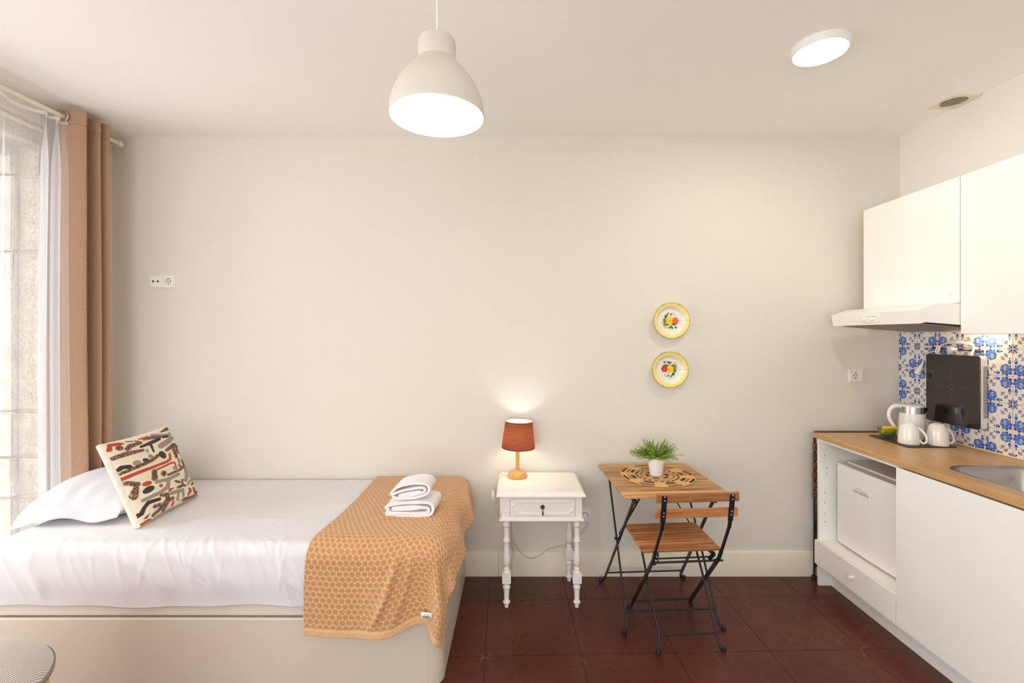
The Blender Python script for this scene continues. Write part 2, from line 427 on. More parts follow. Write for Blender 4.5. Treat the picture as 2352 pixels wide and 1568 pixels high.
# ------------------------------------------------------------------ tiled splashback on the right wall
TP = .132
def tile_print(n, fu, fv):
    g_ = (np.arange(n)+.0)/(n-1)
    V, U = np.meshgrid(g_, g_, indexing='ij')   # V up rows
    u = U if not fu else 1-U; v = (1-V) if not fv else V
    col = np.empty((n, n, 3)); col[:] = lin_np((238, 232, 222))
    navy = lin_np((44, 52, 140)); blue = lin_np((74, 116, 196)); lt = lin_np((120, 160, 215)); white = lin_np((236, 232, 226))
    def setc(mk, c): col[mk] = c
    def disk(cu, cv, r): return (u-cu)**2+(v-cv)**2 < r*r
    def rose(cu, cv, sgn):
        d = np.hypot(u-cu, v-cv); a = np.arctan2((v-cv)*sgn, (u-cu)*sgn)
        # outer leaves, longer towards the tile corner
        R0 = .222+.045*np.cos(a-PI*1.25)
        setc((d < R0*(1.08-.34*np.abs(((a*9/(2*PI)) % 1)-.5)*2)) & (d > .10), navy)
        setc((d < .192+.012*np.cos(7*a+1)), blue)
        setc((d > .120) & (d < .168) & (((a*5/(2*PI)+.2) % 1) < .42), lt)
        setc((d > .176) & (d < .190) & (((a*9/(2*PI)) % 1) < .3), navy)
        ox_, oy_ = .030*sgn, .030*sgn
        d2 = np.hypot(u-cu-ox_, v-cv-oy_); a2 = np.arctan2(v-cv-oy_, u-cu-ox_)
        setc((d2 < .112) & (d2 > .092) & (np.sin(a2+.8*sgn) > -.6), navy)
        setc(d2 < .084, lt); setc((d2 < .074) & (np.sin(2*a2+75*d2) > .15), white); setc((d2 < .064) & (np.sin(3*a2-85*d2) > .6), navy)
    def bud(cu, cv, du, dv):
        setc(disk(cu, cv, .062), blue); setc(disk(cu-du*.055, cv-dv*.055, .045), navy)
        setc(disk(cu+.012, cv-.012, .028), lt)
        p = (u-cu)*du+(v-cv)*dv; q = abs((u-cu)*dv-(v-cv)*du)
        setc((p > .075) & (p < .15) & (q < (.15-p)*.6), navy)
    bud(.52, .09, 1, .0); bud(.09, .52, 0, 1); bud(.90, .46, 0, -1); bud(.46, .90, -1, 0)
    rose(.24, .25, 1); rose(.76, .75, -1)
    def scroll(cu, cv, s1):
        du, dv = s1; p = ((u-cu)*du+(v-cv)*dv); q = ((u-cu)*dv-(v-cv)*du)
        for sp in (-1, 1):
            for sq in (-1, 1):
                dd = np.hypot(p-sp*.055, q-sq*.045); aa = np.arctan2((q-sq*.045)*sq, (p-sp*.055)*sp)
                setc((dd < .046) & (dd > .021) & (aa > -2.2) & (aa < 1.9), navy)
                setc(np.hypot(p-sp*.12, q-sq*.026) < .019, navy)
        setc(np.hypot(p, q) < .022, navy)
    r2 = 1/math.sqrt(2)
    scroll(.71, .29, (r2, -r2)); scroll(.28, .71, (r2, -r2))
    for cu, cv in ((1, 0), (0, 1)):
        d = np.hypot(u-cu, v-cv); a = np.arctan2(abs(v-cv), abs(u-cu))
        setc((d < .085+.11*abs(np.cos(4*a))) & (d > .03), navy); setc((d > .09) & (d < .15) & (abs(np.cos(4*a)) > .85), blue)
    edge = (U < .012) | (U > .988) | (V < .012) | (V > .988)
    col[edge] = lin_np((222, 214, 200))
    return col
TW = thing('tile_splashback', 'blue and white floral patterned tile splashback on the wall above the oak worktop', 'tiles', (XR-.001, 2.0, .9))
N = 58
TILE_ME = {}
def tile_mesh(fu, fv, frac_lo=0., ):
    key = (fu, fv, frac_lo)
    if key in TILE_ME: return TILE_ME[key]
    col = tile_print(N, fu, fv)
    s_ = TP-.0022; m = MB()
    h1 = s_*(1-frac_lo)
    ys = -np.linspace(0, s_, N); zs = np.linspace(0, s_, N)
    keep = N-int(round(frac_lo*N))
    P = np.zeros((keep, N, 3)); P[..., 1] = ys[None, :]; P[..., 2] = zs[:keep, None]; P[..., 0] = -.006
    m.grid(P, smooth=False); c = col[:keep].reshape(-1, 3)
    o0 = len(m.v); zt = zs[keep-1]
    ex = [(-.006, 0, 0), (-.006, -s_, 0), (-.006, -s_, zt), (-.006, 0, zt), (0, 0, 0), (0, -s_, 0), (0, -s_, zt), (0, 0, zt)]
    m.add(ex, [(0, 1, 5, 4), (1, 2, 6, 5), (2, 3, 7, 6), (3, 0, 4, 7)])
    me = bpy.data.meshes.new('tile'); me.from_pydata(m.v, [], m.f); me.materials.append(M_tile)
    a = me.color_attributes.new('print', 'FLOAT_COLOR', 'POINT'); arr = np.ones((len(m.v), 4), np.float32)
    arr[:len(c), :3] = c; arr[len(c):, :3] = lin_np((232, 226, 214)); a.data.foreach_set('color', arr.ravel())
    TILE_ME[key] = me; return me
part('grout', MB().box(XR-.003, XR-.0005, 1.29, YB-.002, .905, 1.508), M_grout, TW, off=TW.location)
for r in range(5):            # rows upward from the worktop
    for c in range(12):
        y0 = 2.872-c*TP-.0011; z0 = .897+r*TP+.0011
        lo = 0.
        if r == 4: lo = 1-.085/TP
        me = tile_mesh(c % 2 == 1, r % 2 == 0, lo)
        o = bpy.data.objects.new('tile', me); C.objects.link(o); o.parent = TW
        o.location = (XR-.003-TW.location[0], y0-TW.location[1]-.004, z0+.009-TW.location[2] if r == 0 else z0-TW.location[2])
        if r == 0: o.scale = (1, 1, (TP-.0112)/TP)
part('seal_strip', MB().box(XR-.02, XR-.0005, 1.29, YB-.08, .9072, .9135), M_seal, TW, off=TW.location, bev=.002)

# ------------------------------------------------------------------ drape: cloth coordinates over a box with rounded edges
def drape(A, B, x0, x1, yf, top, R, flare=0., yb=None, edge_x0=True):
    """A, B cloth coordinates in metres (x and y on the flat top); returns positions and outward normals"""
    ox = np.maximum(A-(x1-R), 0) - (np.maximum((x0+R)-A, 0) if edge_x0 else 0)
    oy = -np.maximum((yf+R)-B, 0)
    d = np.hypot(ox, oy); dd = np.where(d < 1e-9, 1, d)
    dx, dy = ox/dd, oy/dd
    q = R*PI/2
    t = np.clip(d/R, 0, PI/2)
    h = np.where(d < q, R*np.sin(t), R+flare*(d-q))
    dr = np.where(d < q, R*(1-np.cos(t)), R+(d-q)*math.sqrt(max(0, 1-flare*flare)))
    X = A-ox+dx*h; Y = B-oy+dy*h; Z = top-dr
    nh = np.sin(t); nz = np.cos(t)
    return X, Y, Z, dx*nh, dy*nh, nz, d

# ------------------------------------------------------------------ bed
BX0, BX1, BYF, BYB, BZ = -2.24, -.315, 1.965, 2.855, .284
bed = thing('bed', 'low white box bed base with a rounded front corner post against the back wall', 'bed', (-1.27, 2.41, 0))
bo = bed.location
part('front_panel', MB().box(BX0, -.378, BYF, BYF+.018, .0, BZ), M_bedbase, bed, off=bo, bev=.0015)
cp = [(-.3775, BYF), (-.3775, BYF+.018)]
arc = [(-.378+.063*math.sin(a), BYF+.063*(1-math.cos(a))) for a in [PI/2*k/10 for k in range(11)]]
poly = arc+[(-.333, BYF+.063), (-.36, BYF+.03), (-.377, BYF+.018)]
part('corner_post', MB().prism(poly, 0, BZ, 'z', smooth=False), M_bedbase, bed, off=bo)
part('side_panel', MB().box(-.333, -.3165, BYF+.0635, BYB, .0, BZ), M_bedbase, bed, off=bo, bev=.0015)
part('head_panel', MB().box(BX0-.018, BX0-.0005, BYF, BYB, .0, BZ), M_bedbase, bed, off=bo, bev=.0015)
part('base_top', MB().box(BX0, -.335, BYF+.02, BYB, BZ-.03, BZ-.004), M_bedbase, bed, off=bo)
part('trim_strip', MB().box(BX0, -.40, BYF-.0012, BYF+.004, BZ-.001, BZ+.003), M_white, bed, off=bo)
# mattress
mt = MB().prism(rrect(BX0-.03, -.335, BYF+.012, BYB, .05), BZ, .585, 'z')
o = part('mattress', mt, M_matt, bev=.02, seg=4)
tag(o, 'cream knitted mattress edge showing between the white sheet and the bed base', 'mattress')
# fitted sheet
n1, n2 = 420, 230
aa = np.linspace(BX0-.045-.20, -.325+.20, n1); bbv = np.linspace(BYB, BYF-.005-.235, n2)
A, Bv = np.meshgrid(aa, bbv, indexing='ij')
hemf = .005*np.sin(A*7)+.003*np.sin(A*19+1)
Bw = Bv-np.where(Bv < BYF, (BYF-Bv)/.235*hemf, 0)
X, Y, Z, nx, ny, nz, d = drape(A, Bw, BX0-.055, -.322, BYF-.006, .597, .05)
def ridge(px, py, x0, y0, x1, y1, wd, amp, curve=0):
    L = math.hypot(x1-x0, y1-y0); tx, ty = (x1-x0)/L, (y1-y0)/L
    s_ = (px-x0)*tx+(py-y0)*ty; q = (px-x0)*-ty+(py-y0)*tx - curve*np.sin(np.clip(s_/L, 0, 1)*PI)
    env = sm(s_, -.02, L*.3)*(1-sm(s_, L*.7, L+.02))
    return amp*env*np.exp(-(q/wd)**2)
wv = np.zeros_like(A)
r_ = np.random.default_rng(3)
for _ in range(58):     # drag lines fanning down the front face
    x0_ = r_.uniform(-2.3, -.8); x1_ = x0_+r_.normal(.12, .07)
    wv += ridge(A, Bw, x0_, BYF+.07+r_.uniform(-.03, .05), x1_, BYF-.24+r_.uniform(0, .09), r_.uniform(.006, .016), r_.uniform(.0008, .0026), r_.normal(0, .02))
for _ in range(10):     # broad sags
    x0_ = r_.uniform(-2.2, -.9)
    wv += ridge(A, Bw, x0_, BYF-.02, x0_+r_.uniform(.1, .45), BYF-.2, r_.uniform(.02, .035), r_.uniform(.003, .006), .03)
for _ in range(46):     # soft wrinkles on top
    x0_ = r_.uniform(-2.1, -.9); y0_ = r_.uniform(BYF+.05, BYB-.1); an = r_.normal(.7, .4)
    wv += ridge(A, Bw, x0_, y0_, x0_+.3*math.cos(an), y0_+.3*math.sin(an), r_.uniform(.008, .022), r_.uniform(.0008, .0024), r_.normal(0, .03))
wv += .004*np.exp(-((A+1.02-(BYF+.04-Bw)*.25)/.012)**2)*sm(BYF+.12-Bw, 0, .1)
bulge = .010*sm(d, .05, .16)*(1-sm(d, .17, .29))
X += nx*(wv+bulge); Y += ny*(wv+bulge); Z += nz*wv
Y = np.minimum(Y, BYB+.008)
sh = MB().grid(np.stack([X, Y, Z], -1))
o = part('fitted_sheet', sh, M_sheet, recalc=False)
tag(o, 'white wrinkled fitted sheet stretched over the single mattress', 'sheet')
so = o.modifiers.new('solid', 'SOLIDIFY'); so.thickness = .0015; so.offset = -1

# ------------------------------------------------------------------ bed pillow
def pillow_pts(n, a, b, Hh, top=True):
    g_ = np.linspace(-1, 1, n); U, V = np.meshgrid(g_, g_, indexing='ij')
    t = ((1-np.abs(U)**2.4)*(1-np.abs(V)**2.4)); t = np.clip(t, 0, 1)**.42
    pin = 1-.05*(1-U**2)*np.abs(V)**3; pin2 = 1-.06*(1-V**2)*np.abs(U)**3
    X = a*U*pin2; Y = b*V*pin
    return U, V, X, Y, t*Hh
n = 110
U, V, PX, PY, T_ = pillow_pts(n, .245, .255, .118)
wr = .003*np.sin(11*U+4*V+2*np.sin(5*V))*np.exp(-((V+.75)/.4)**2)+.0035*np.sin(17*U-5*V)*np.exp(-((V+.9)/.22)**2)
def place_pillow(X, Y, Zr):
    c, s_ = math.cos(.06), math.sin(.06)
    xw = -2.135+X*c-Y*s_; yw = 2.440+X*s_+Y*c
    over = np.maximum(-2.26-xw, 0)
    return xw, yw, Zr-over*.35-over**2*1.2
xt, yt, zt = place_pillow(PX, PY, .625+.035+T_*1.05+wr*(T_ > .01))
zb_raw = np.maximum(.625+.035-T_*.7, .606)
xb, yb, zb = place_pillow(PX, PY, zb_raw)
pm = MB().grid(np.stack([xt, yt, zt], -1)); pm.grid(np.stack([xb, yb, zb], -1), flip=True)
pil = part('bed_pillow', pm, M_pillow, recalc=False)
tag(pil, 'plump plain white bed pillow lying at the head of the bed', 'pillow')
# open end of the pillowcase with its hem
nn = 140; ss = np.linspace(0, 1, nn); rows = []
for k, t in enumerate(np.linspace(0, 1, 12)):
    xx = -.242+.48*ss
    yy = -.238-.045*t+.006*np.sin(ss*13)*t
    top_z = .665-.028*t-.022*t*np.abs(np.sin(ss*PI*1.7+.6))**2+.012*(1-t)
    xw, yw, zw = place_pillow(xx, yy, top_z)
    rows.append(np.stack([xw, yw, np.where(xw > -2.25, np.maximum(zw, .606), zw)], -1))
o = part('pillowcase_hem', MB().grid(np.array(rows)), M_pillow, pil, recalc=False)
so = o.modifiers.new('solid', 'SOLIDIFY'); so.thickness = .003

# ------------------------------------------------------------------ patterned cushion
cush_o = Vector((-1.748, 2.125, .604)); E1 = Vector((-.045, 1, 0)).normalized(); E2 = Vector((-.40, -.01, .905)).normalized(); E2 = (E2-E1*E2.dot(E1)).normalized(); E3 = E1.cross(E2)
if E3.x < 0: E3 = -E3
S = .415
# homography from cushion uv to the drawing plane of the print
src = np.array([(0, 0), (0, 1), (1, 1), (1, 0)], float); dst = np.array([(545, 1480), (90, 320), (872, 100), (1335, 1035)], float)
Am = []; bv = []
for (x, y), (X_, Y_) in zip(src, dst):
    Am.append([x, y, 1, 0, 0, 0, -X_*x, -X_*y]); bv.append(X_); Am.append([0, 0, 0, x, y, 1, -Y_*x, -Y_*y]); bv.append(Y_)
hc = np.linalg.solve(np.array(Am), np.array(bv))
nc = 330
g_ = np.linspace(0, 1, nc); U, V = np.meshgrid(g_, g_, indexing='ij')
den = hc[6]*U+hc[7]*V+1; ZX = (hc[0]*U+hc[1]*V+hc[2])/den; ZY = (hc[3]*U+hc[4]*V+hc[5])/den
cream = lin_np((240, 228, 203)); red = lin_np((192, 82, 58)); blk = lin_np((72, 64, 62)); gry = lin_np((160, 150, 133))
pc = np.empty((nc, nc, 3)); pc[:] = cream; tuft = np.zeros((nc, nc), bool)
def capsule(pts, r):
    mk = np.zeros((nc, nc), bool)
    rr = r if isinstance(r, (list, tuple)) else [r]*len(pts)
    for i in range(max(1, len(pts)-1)):
        x0, y0 = pts[i]; x1, y1 = pts[min(i+1, len(pts)-1)]
        L2 = (x1-x0)**2+(y1-y0)**2+1e-9; t = np.clip(((ZX-x0)*(x1-x0)+(ZY-y0)*(y1-y0))/L2, 0, 1)
        ra = rr[i]+(rr[min(i+1, len(pts)-1)]-rr[i])*t
        mk |= np.hypot(ZX-x0-t*(x1-x0), ZY-y0-t*(y1-y0)) < ra
    return mk
def ell(cx, cy, a, b, rot=0):
    c, s_ = math.cos(rot), math.sin(rot); p = (ZX-cx)*c+(ZY-cy)*s_; q = -(ZX-cx)*s_+(ZY-cy)*c
    return (p/a)**2+(q/b)**2 < 1
def pgon(pts):
    mk = np.zeros((nc, nc), bool); n_ = len(pts)
    for i in range(n_):
        x0, y0 = pts[i]; x1, y1 = pts[(i+1) % n_]
        cond = (y0 > ZY) != (y1 > ZY)
        xi = (x1-x0)*(ZY-y0)/((y1-y0) if y1 != y0 else 1e-9)+x0
        mk ^= cond & (ZX < xi)
    return mk
G = [(capsule([(640,215),(760,225),(880,220)],22)),(capsule([(895,200),(915,250),(850,290),(705,375)],[30,32,34,38])),ell(560,520,32,28,.5),ell(400,605,48,36),
     pgon([(505,435),(545,400),(540,480)]),ell(965,575,30,46,-.2),capsule([(1090,590),(1125,640)],24),
     capsule([(885,685),(905,680)],28),capsule([(945,775),(800,850),(640,885)],26),capsule([(800,850),(805,960),(700,1040),(505,1125)],[30,32,28,26]),
     capsule([(1080,680),(1095,760),(1070,850),(1020,850)],[40,44,30,16]),capsule([(1110,905),(1160,835),(1250,805)],22),
     capsule([(870,1050),(1040,1000),(1075,1080)],[28,26,18]),capsule([(980,1040),(995,1130)],20),pgon([(1020,1170),(1040,1115),(1055,1140)]),capsule([(1270,900),(1290,960)],10)]
for mk in G: pc[mk] = gry
Kb = [capsule([(460,380),(600,320),(705,275)],[16,24,20]),capsule([(580,340),(605,450)],[20,14]),capsule([(765,248),(830,238)],18),ell(718,500,60,42,.9),
     capsule([(240,665),(250,645),(320,645),(335,665)],26),ell(498,570,40,26),ell(550,985,74,46,-.5),
     capsule([(710,1130),(570,1165),(535,1230),(520,1310)],[24,30,26,30]),pgon([(460,1300),(530,1270),(555,1310),(485,1375)]),pgon([(555,1385),(632,1305),(605,1380)]),
     capsule([(1180,905),(1215,865),(1260,850)],[14,22,14]),capsule([(330,292),(400,292)],8),capsule([(1232,735),(1248,755)],8)]
for mk in Kb: pc[mk] = blk
Rd = [capsule([(820,490),(825,560),(770,600),(270,795)],[18,20,18,26]),capsule([(635,710),(850,610),(890,610),(905,650)],14),ell(524,898,58,34,-.2),ell(703,940,29,25),
     pgon([(820,985),(915,965),(822,1045)]),ell(945,1190,22,38,.1),capsule([(145,400),(150,340)],[26,22]),capsule([(150,340),(255,325),(300,320)],[22,24,6]),
     pgon([(975,440),(1025,385),(1050,440),(1080,450),(1115,500),(1135,575),(1090,520),(1040,525),(1010,490)]),capsule([(1140,965),(1165,980),(1150,1050)],[16,22,18]),
     capsule([(1180,1000),(1150,1050)],18),capsule([(1160,785),(1200,765)],16),capsule([(470,262),(590,228)],9),capsule([(425,290),(460,300)],12),
     capsule([(545,1480),(640,1410),(720,1400)],[34,26,10]),capsule([(740,1370),(900,1290),(1030,1220),(1180,1140),(1335,1050)],[16,24,18,20,26]),capsule([(990,300),(1000,330)],12)]
for mk in Rd: pc[mk] = red
Tf = [capsule([(755,175),(865,130)],[8,24]),capsule([(510,275),(620,250),(720,250)],[14,22,16]),ell(228,388,38,34),capsule([(300,410),(340,365),(460,320)],[24,28,22]),
     capsule([(145,525),(300,470),(470,430)],[26,30,18]),capsule([(235,730),(420,650),(560,580),(650,510)],22),capsule([(770,435),(890,360),(970,365)],[20,28,14]),
     capsule([(870,400),(910,520)],[24,26]),capsule([(920,350),(950,465)],[20,14]),capsule([(1015,555),(1035,650),(960,710),(790,790)],[16,20,18,18]),capsule([(950,640),(985,680)],14),
     capsule([(595,740),(600,830)],[34,40]),ell(722,768,38,42),capsule([(300,850),(410,900)],[22,32]),capsule([(400,950),(400,1020),(415,1080)],[28,38,20]),
     capsule([(900,880),(955,895)],16),capsule([(990,860),(1010,920),(1060,940)],14),capsule([(945,970),(1010,945)],18),
     capsule([(715,1080),(800,1075),(830,1150)],[20,30,36]),capsule([(830,1130),(780,1240),(680,1345)],[32,32,26]),capsule([(900,1130),(850,1150),(820,1300)],[30,24,20]),capsule([(655,1230),(730,1210)],26),
     capsule([(1210,950),(1240,1000),(1290,1010)],18),capsule([(1090,1130),(1240,1075),(1290,1000)],[22,24,14]),capsule([(1170,700),(1210,680)],[24,16]),capsule([(1155,560),(1175,620)],14),
     capsule([(945,1270),(1000,1230)],[18,12]),ell(950,235,20,26),capsule([(1030,330),(1050,380)],12)]
for mk in Tf: tuft |= mk
pal = np.array([lin_np((180, 92, 72)), lin_np((62, 60, 60)), lin_np((204, 176, 150)), lin_np((104, 112, 104)), lin_np((112, 66, 54))])
idx = rng.choice(5, size=(nc//2+1, nc//2+1), p=[.26, .26, .2, .14, .14]); idx = np.kron(idx, np.ones((2, 2), int))[:nc, :nc]
pc[tuft] = pal[idx[tuft]]
def cush_pt(U, V, w_):
    # outline slightly concave sides, pointed corners
    uu = U+.035*np.sin(PI*V)*(1-2*U)*.6; vv = V+.035*np.sin(PI*U)*(1-2*V)*.6
    P = (np.array(cush_o)[None, None, :]+np.array(E1)*(uu*S)[..., None]+np.array(E2)*(vv*S)[..., None]+np.array(E3)*w_[..., None])
    P[..., 2] = np.maximum(P[..., 2], .604)
    return P
puff = (np.clip(1-np.abs(2*U-1)**2.6, 0, 1)*np.clip(1-np.abs(2*V-1)**2.6, 0, 1))**.6
fw = .020+.048*puff+.0045*tuft*(puff > .12)*(.6+.8*rng.random((nc, nc)))
cm = MB().grid(cush_pt(U, V, fw), flip=True); 
ctop = part('patterned_cushion', cm, vcol_mat('cushion_print', .85, .15, sheen=.1, bump=.3, bscale=380), recalc=True)
paint(ctop, pc.reshape(-1, 3))
tag(ctop, 'square cream cushion with rust, grey and black abstract shapes leaning on the white pillow', 'cushion')
M_cushside = mat('cushion_cream_side', (228, 218, 200), .85, bump=.3, bscale=300)
# gusset and back
nb = 60; g2 = np.linspace(0, 1, nb); U2, V2 = np.meshgrid(g2, g2, indexing='ij')
puff2 = (np.clip(1-np.abs(2*U2-1)**2.6, 0, 1)*np.clip(1-np.abs(2*V2-1)**2.6, 0, 1))**.6
gm = MB().grid(cush_pt(U2, V2, -.014-.04*puff2))
loop = [(t, 0) for t in g2[:-1]]+[(1, t) for t in g2[:-1]]+[(1-t, 1) for t in g2[:-1]]+[(0, 1-t) for t in g2[:-1]]
lu = np.array([p[0] for p in loop]+[loop[0][0]]); lv = np.array([p[1] for p in loop]+[loop[0][1]])
rowsW = []
for w_, bul in ((.020, 0), (.013, .004), (.004, .006), (-.006, .004), (-.014, 0)):
    P = cush_pt(lu[None, :], lv[None, :], np.full((1, len(lu)), w_))[0]
    ctr = np.array(cush_o)+np.array(E1)*S/2+np.array(E2)*S/2
    dirv = P-ctr; dirv /= np.linalg.norm(dirv, axis=1)[:, None]
    wob = 1+.18*np.sin(np.arange(len(lu))*.9)
    P = P+dirv*(bul*wob)[:, None]; P[:, 2] = np.maximum(P[:, 2], .604); rowsW.append(P)
gm.grid(np.array(rowsW))
part('gusset', gm, M_cushside, ctop)

# ------------------------------------------------------------------ blanket
na, nb_ = 300, 470
a_ = np.linspace(-.872, -.300+.135, na); b_ = np.linspace(2.850, 1.965-.345, nb_)
A, Bv = np.meshgrid(a_, b_, indexing='ij')
# edges of the cloth wander a little; the left edge drifts towards the foot at the wall
left = (1-(A-a_[0])/(a_[-1]-a_[0]))
Aw = A+left*(.015*np.sin(Bv*6)+.025*sm(Bv, 2.3, 2.85))+(1-left)*(.05*sm(2.2-Bv, 0, .5)+.008*np.sin(Bv*17))
tb = np.clip((2.85-Bv)/(2.85-(1.965-.345)), 0, 1)
Bw = Bv+tb*.035*np.exp(-((A+.43)/.08)**2)-tb*(.015*np.sin(A*7)+.03*sm(A, -.45, -.3))
X, Y, Z, nx, ny, nz, d = drape(Aw, Bw, -9, -.286, 1.940, .612, .085, flare=.10, edge_x0=False)
# folds hanging over the front and foot
ov = sm(d, .06, .30); angc = np.arctan2(np.maximum(Aw+.353, 0), np.maximum(1.985-Bw, 1e-4))
fold = np.zeros_like(A)
fold += .016*ov*np.sin((Aw+.9)*20+1.2)*(1-sm(angc, .1, .6))*sm(Aw, -.75, -.5)
fold += ridge(Aw, Bw, -.50, 1.93, -.60, 1.64, .013, .018, .01)+ridge(Aw, Bw, -.44, 1.93, -.52, 1.64, .013, .014, .01)
fold += .030*sm(d, .08, .3)*np.sin(angc*5.2+.3)*sm(angc, .05, .4)
fold += .018*sm(Aw, -.34, -.22)*sm(d, .02, .1)*np.sin(Bw*15+.5)
for _ in range(14):
    x0_ = r_.uniform(-.85, -.4); y0_ = r_.uniform(2.05, 2.75); an = r_.normal(.9, .3)
    fold += ridge(Aw, Bw, x0_, y0_, x0_+.25*math.cos(an), y0_+.25*math.sin(an), r_.uniform(.01, .02), r_.uniform(.002, .005), r_.normal(0, .02))
fold += .012*sm(left, .97, 1)*0
# embossed dots in a hexagonal grid
pt = .0245; rowh = pt*.866
rj = np.round((Bv)/rowh); off = (rj % 2)*.5*pt; ri = np.round((A-off)/pt)
dd = np.hypot(A-off-ri*pt, Bv-rj*rowh); dot = 1-sm(dd, .0092, .0124)
sew = Bv-b_[-1]+0*A; hem = 1-sm(np.abs(sew-.028), .003, .007); dot = dot*sm(sew, .028, .038)
emb = .0024*(1-dot)-.0026*hem+.0006*rng.random(A.shape)
out = np.maximum(fold, -.012*sm(d, .05, .2)-.001)+emb+.002
X += nx*out; Y += ny*out; Z += nz*out
Y = np.minimum(Y, 2.866); Z = np.maximum(Z, .05)
base = lin_np((220, 177, 130)); dotc = lin_np((198, 144, 97))
cc = base[None, None, :]*(1-dot[..., None])+dotc[None, None, :]*dot[..., None]
pile = 1+.10*(rng.random((na//3+1, nb_//3+1)).repeat(3, 0).repeat(3, 1)[:na, :nb_]-.5)
bl = part('blanket', MB().grid(np.stack([X, Y, Z], -1)), vcol_mat('caramel_fleece', .95, .08, sheen=.35, bump=.6, bscale=700, bdist=.0012), recalc=False)
paint(bl, (cc*pile[..., None]).reshape(-1, 3))
tag(bl, 'caramel brown fleece blanket with embossed dots draped over the foot of the bed', 'blanket')
so = bl.modifiers.new('solid', 'SOLIDIFY'); so.thickness = .005; so.offset = -1
# care tag sewn to the hem
tg = MB().grid(np.array([[(-.392+.045*i, 1.893+.003*math.sin(i*3), .357-.0255*j-.003*i) for i in (0, .5, 1)] for j in (0, .5, 1)]))
inn = MB().grid(np.array([[(x, 1.938+.002*math.sin(x*31)-.006*j, .352-.052*j+.003*math.sin(x*23)) for x in np.linspace(-.60, -.345, 24)] for j in (0, .5, 1)]))
ifo = part('inner_fold', inn, vcol_mat('caramel_fleece_back', .95, .08, sheen=.3, bump=.8, bscale=600, bdist=.0015), bl); paint(ifo, np.tile(lin_np((200, 142, 94)), (len(ifo.data.vertices), 1)))
so = ifo.modifiers.new('solid', 'SOLIDIFY'); so.thickness = .006
tgo = part('care_tag', tg, M_white, bl, label='small white care tag with black lettering')
tgo.modifiers.new('solid', 'SOLIDIFY').thickness = .0008
text('tag_lettering', 'home', .013, frame((-.371, 1.8900, .3385), (-1, 0, .07), (0, 0, -1)), M_text, tgo)
text('tag_lettering', 'by my home', .004, frame((-.371, 1.8900, .3475), (-1, 0, .07), (0, 0, -1)), M_text, tgo)

# ------------------------------------------------------------------ folded towels
def ribbon(path, th, y0, y1, ny=10, seed=0, skew=0.0, lean=0):
    """thick folded strip: centre path in (x,z), extruded from y0 to y1"""
    r = np.random.default_rng(seed); P = []
    pts = []
    # Catmull-Rom through the path
    p = [path[0]]+list(path)+[path[-1]]
    for i in range(1, len(p)-2):
        for t in np.linspace(0, 1, 7)[:-1]:
            p0, p1, p2, p3 = [np.array(q, float) for q in p[i-1:i+3]]
            pts.append(.5*((2*p1)+(-p0+p2)*t+(2*p0-5*p1+4*p2-p3)*t*t+(-p0+3*p1-3*p2+p3)*t**3))
    pts.append(np.array(path[-1], float)); pts = np.array(pts)
    tan = np.gradient(pts, axis=0); tan /= np.linalg.norm(tan, axis=1)[:, None]+1e-9; nor = np.stack([-tan[:, 1], tan[:, 0]], 1)
    h = th/2
    outl = [pts+nor*h, (pts[-1:]+tan[-1:]*h), (pts-nor*h)[::-1], (pts[:1]-tan[:1]*h)]
    ring = np.concatenate(outl); n_ = len(ring)
    mb = MB(); vs = []
    ys = np.linspace(y0, y1, ny)
    cx = pts[:, 0].mean(); cz = pts[:, 1].mean()
    for k_, y in enumerate(ys):
        e = (k_ == 0 or k_ == ny-1)
        sc_ = .0 if not e else -.0015
        for q in ring:
            vs.append((q[0]+skew*(y-y0)+.0012*math.sin(y*60+q[1]*90), y+(.0 if not e else 0)+.0015*math.sin(q[0]*70), q[1]+.001*math.sin(y*50+q[0]*60)+sc_*0))
    fs = []
    for k_ in range(ny-1):
        for i in range(n_): fs.append((k_*n_+i, k_*n_+(i+1) % n_, (k_+1)*n_+(i+1) % n_, (k_+1)*n_+i))
    mb.add(vs, fs, True)
    # end faces as strips between both sides of the ribbon
    m_ = len(pts)
    for k_ in (0, ny-1):
        o_ = k_*n_
        for i in range(m_-1):
            a0, a1 = o_+i, o_+i+1; b0, b1 = o_+2*m_-i, o_+2*m_-i-1
            mb.f.append((a0, a1, b1, b0)); mb.sm.append(False)
        mb.f.append((o_+m_-1, o_+m_, o_+m_+1)); mb.sm.append(False)
        mb.f.append((o_+n_-1, o_, o_+2*m_)); mb.sm.append(False)
    return mb
zt_ = .6175; tx0 = -.635
low = [(.195,.045),(.15,.052),(.10,.050),(.045,.044),(.05,.038),(.12,.040),(.19,.047),(.212,.040),(.205,.024),(.16,.020),(.05,.022),(.014,.026),(.012,.016),(.05,.008),(.15,.007),(.212,.012),(.232,.036),(.222,.066),(.16,.071),(.08,.067),(.018,.056),(.010,.046),(.02,.040)]
low = [(x+tx0, z+zt_) for x, z in low]
o = part('bath_towel', ribbon(low, .0125, 2.215, 2.375, skew=.05, seed=1), M_towel, recalc=True)
tag(o, 'larger white folded terry towel, the lower of two, on the caramel blanket', 'towel')
up = [(.150,.040),(.11,.036),(.06,.026),(.05,.018),(.10,.022),(.155,.034),(.172,.046),(.160,.058),(.12,.056),(.07,.046),(.03,.032),(.016,.026),(.022,.012),(.06,.008),(.13,.013),(.178,.030),(.190,.055),(.172,.076),(.12,.080),(.07,.072),(.035,.058),(.014,.040),(.006,.028)]
up = [(x+tx0+.022, z+zt_+.079+.001) for x, z in up]
o = part('hand_towel', ribbon(up, .0115, 2.225, 2.36, skew=.02, seed=2), M_towel, recalc=True)
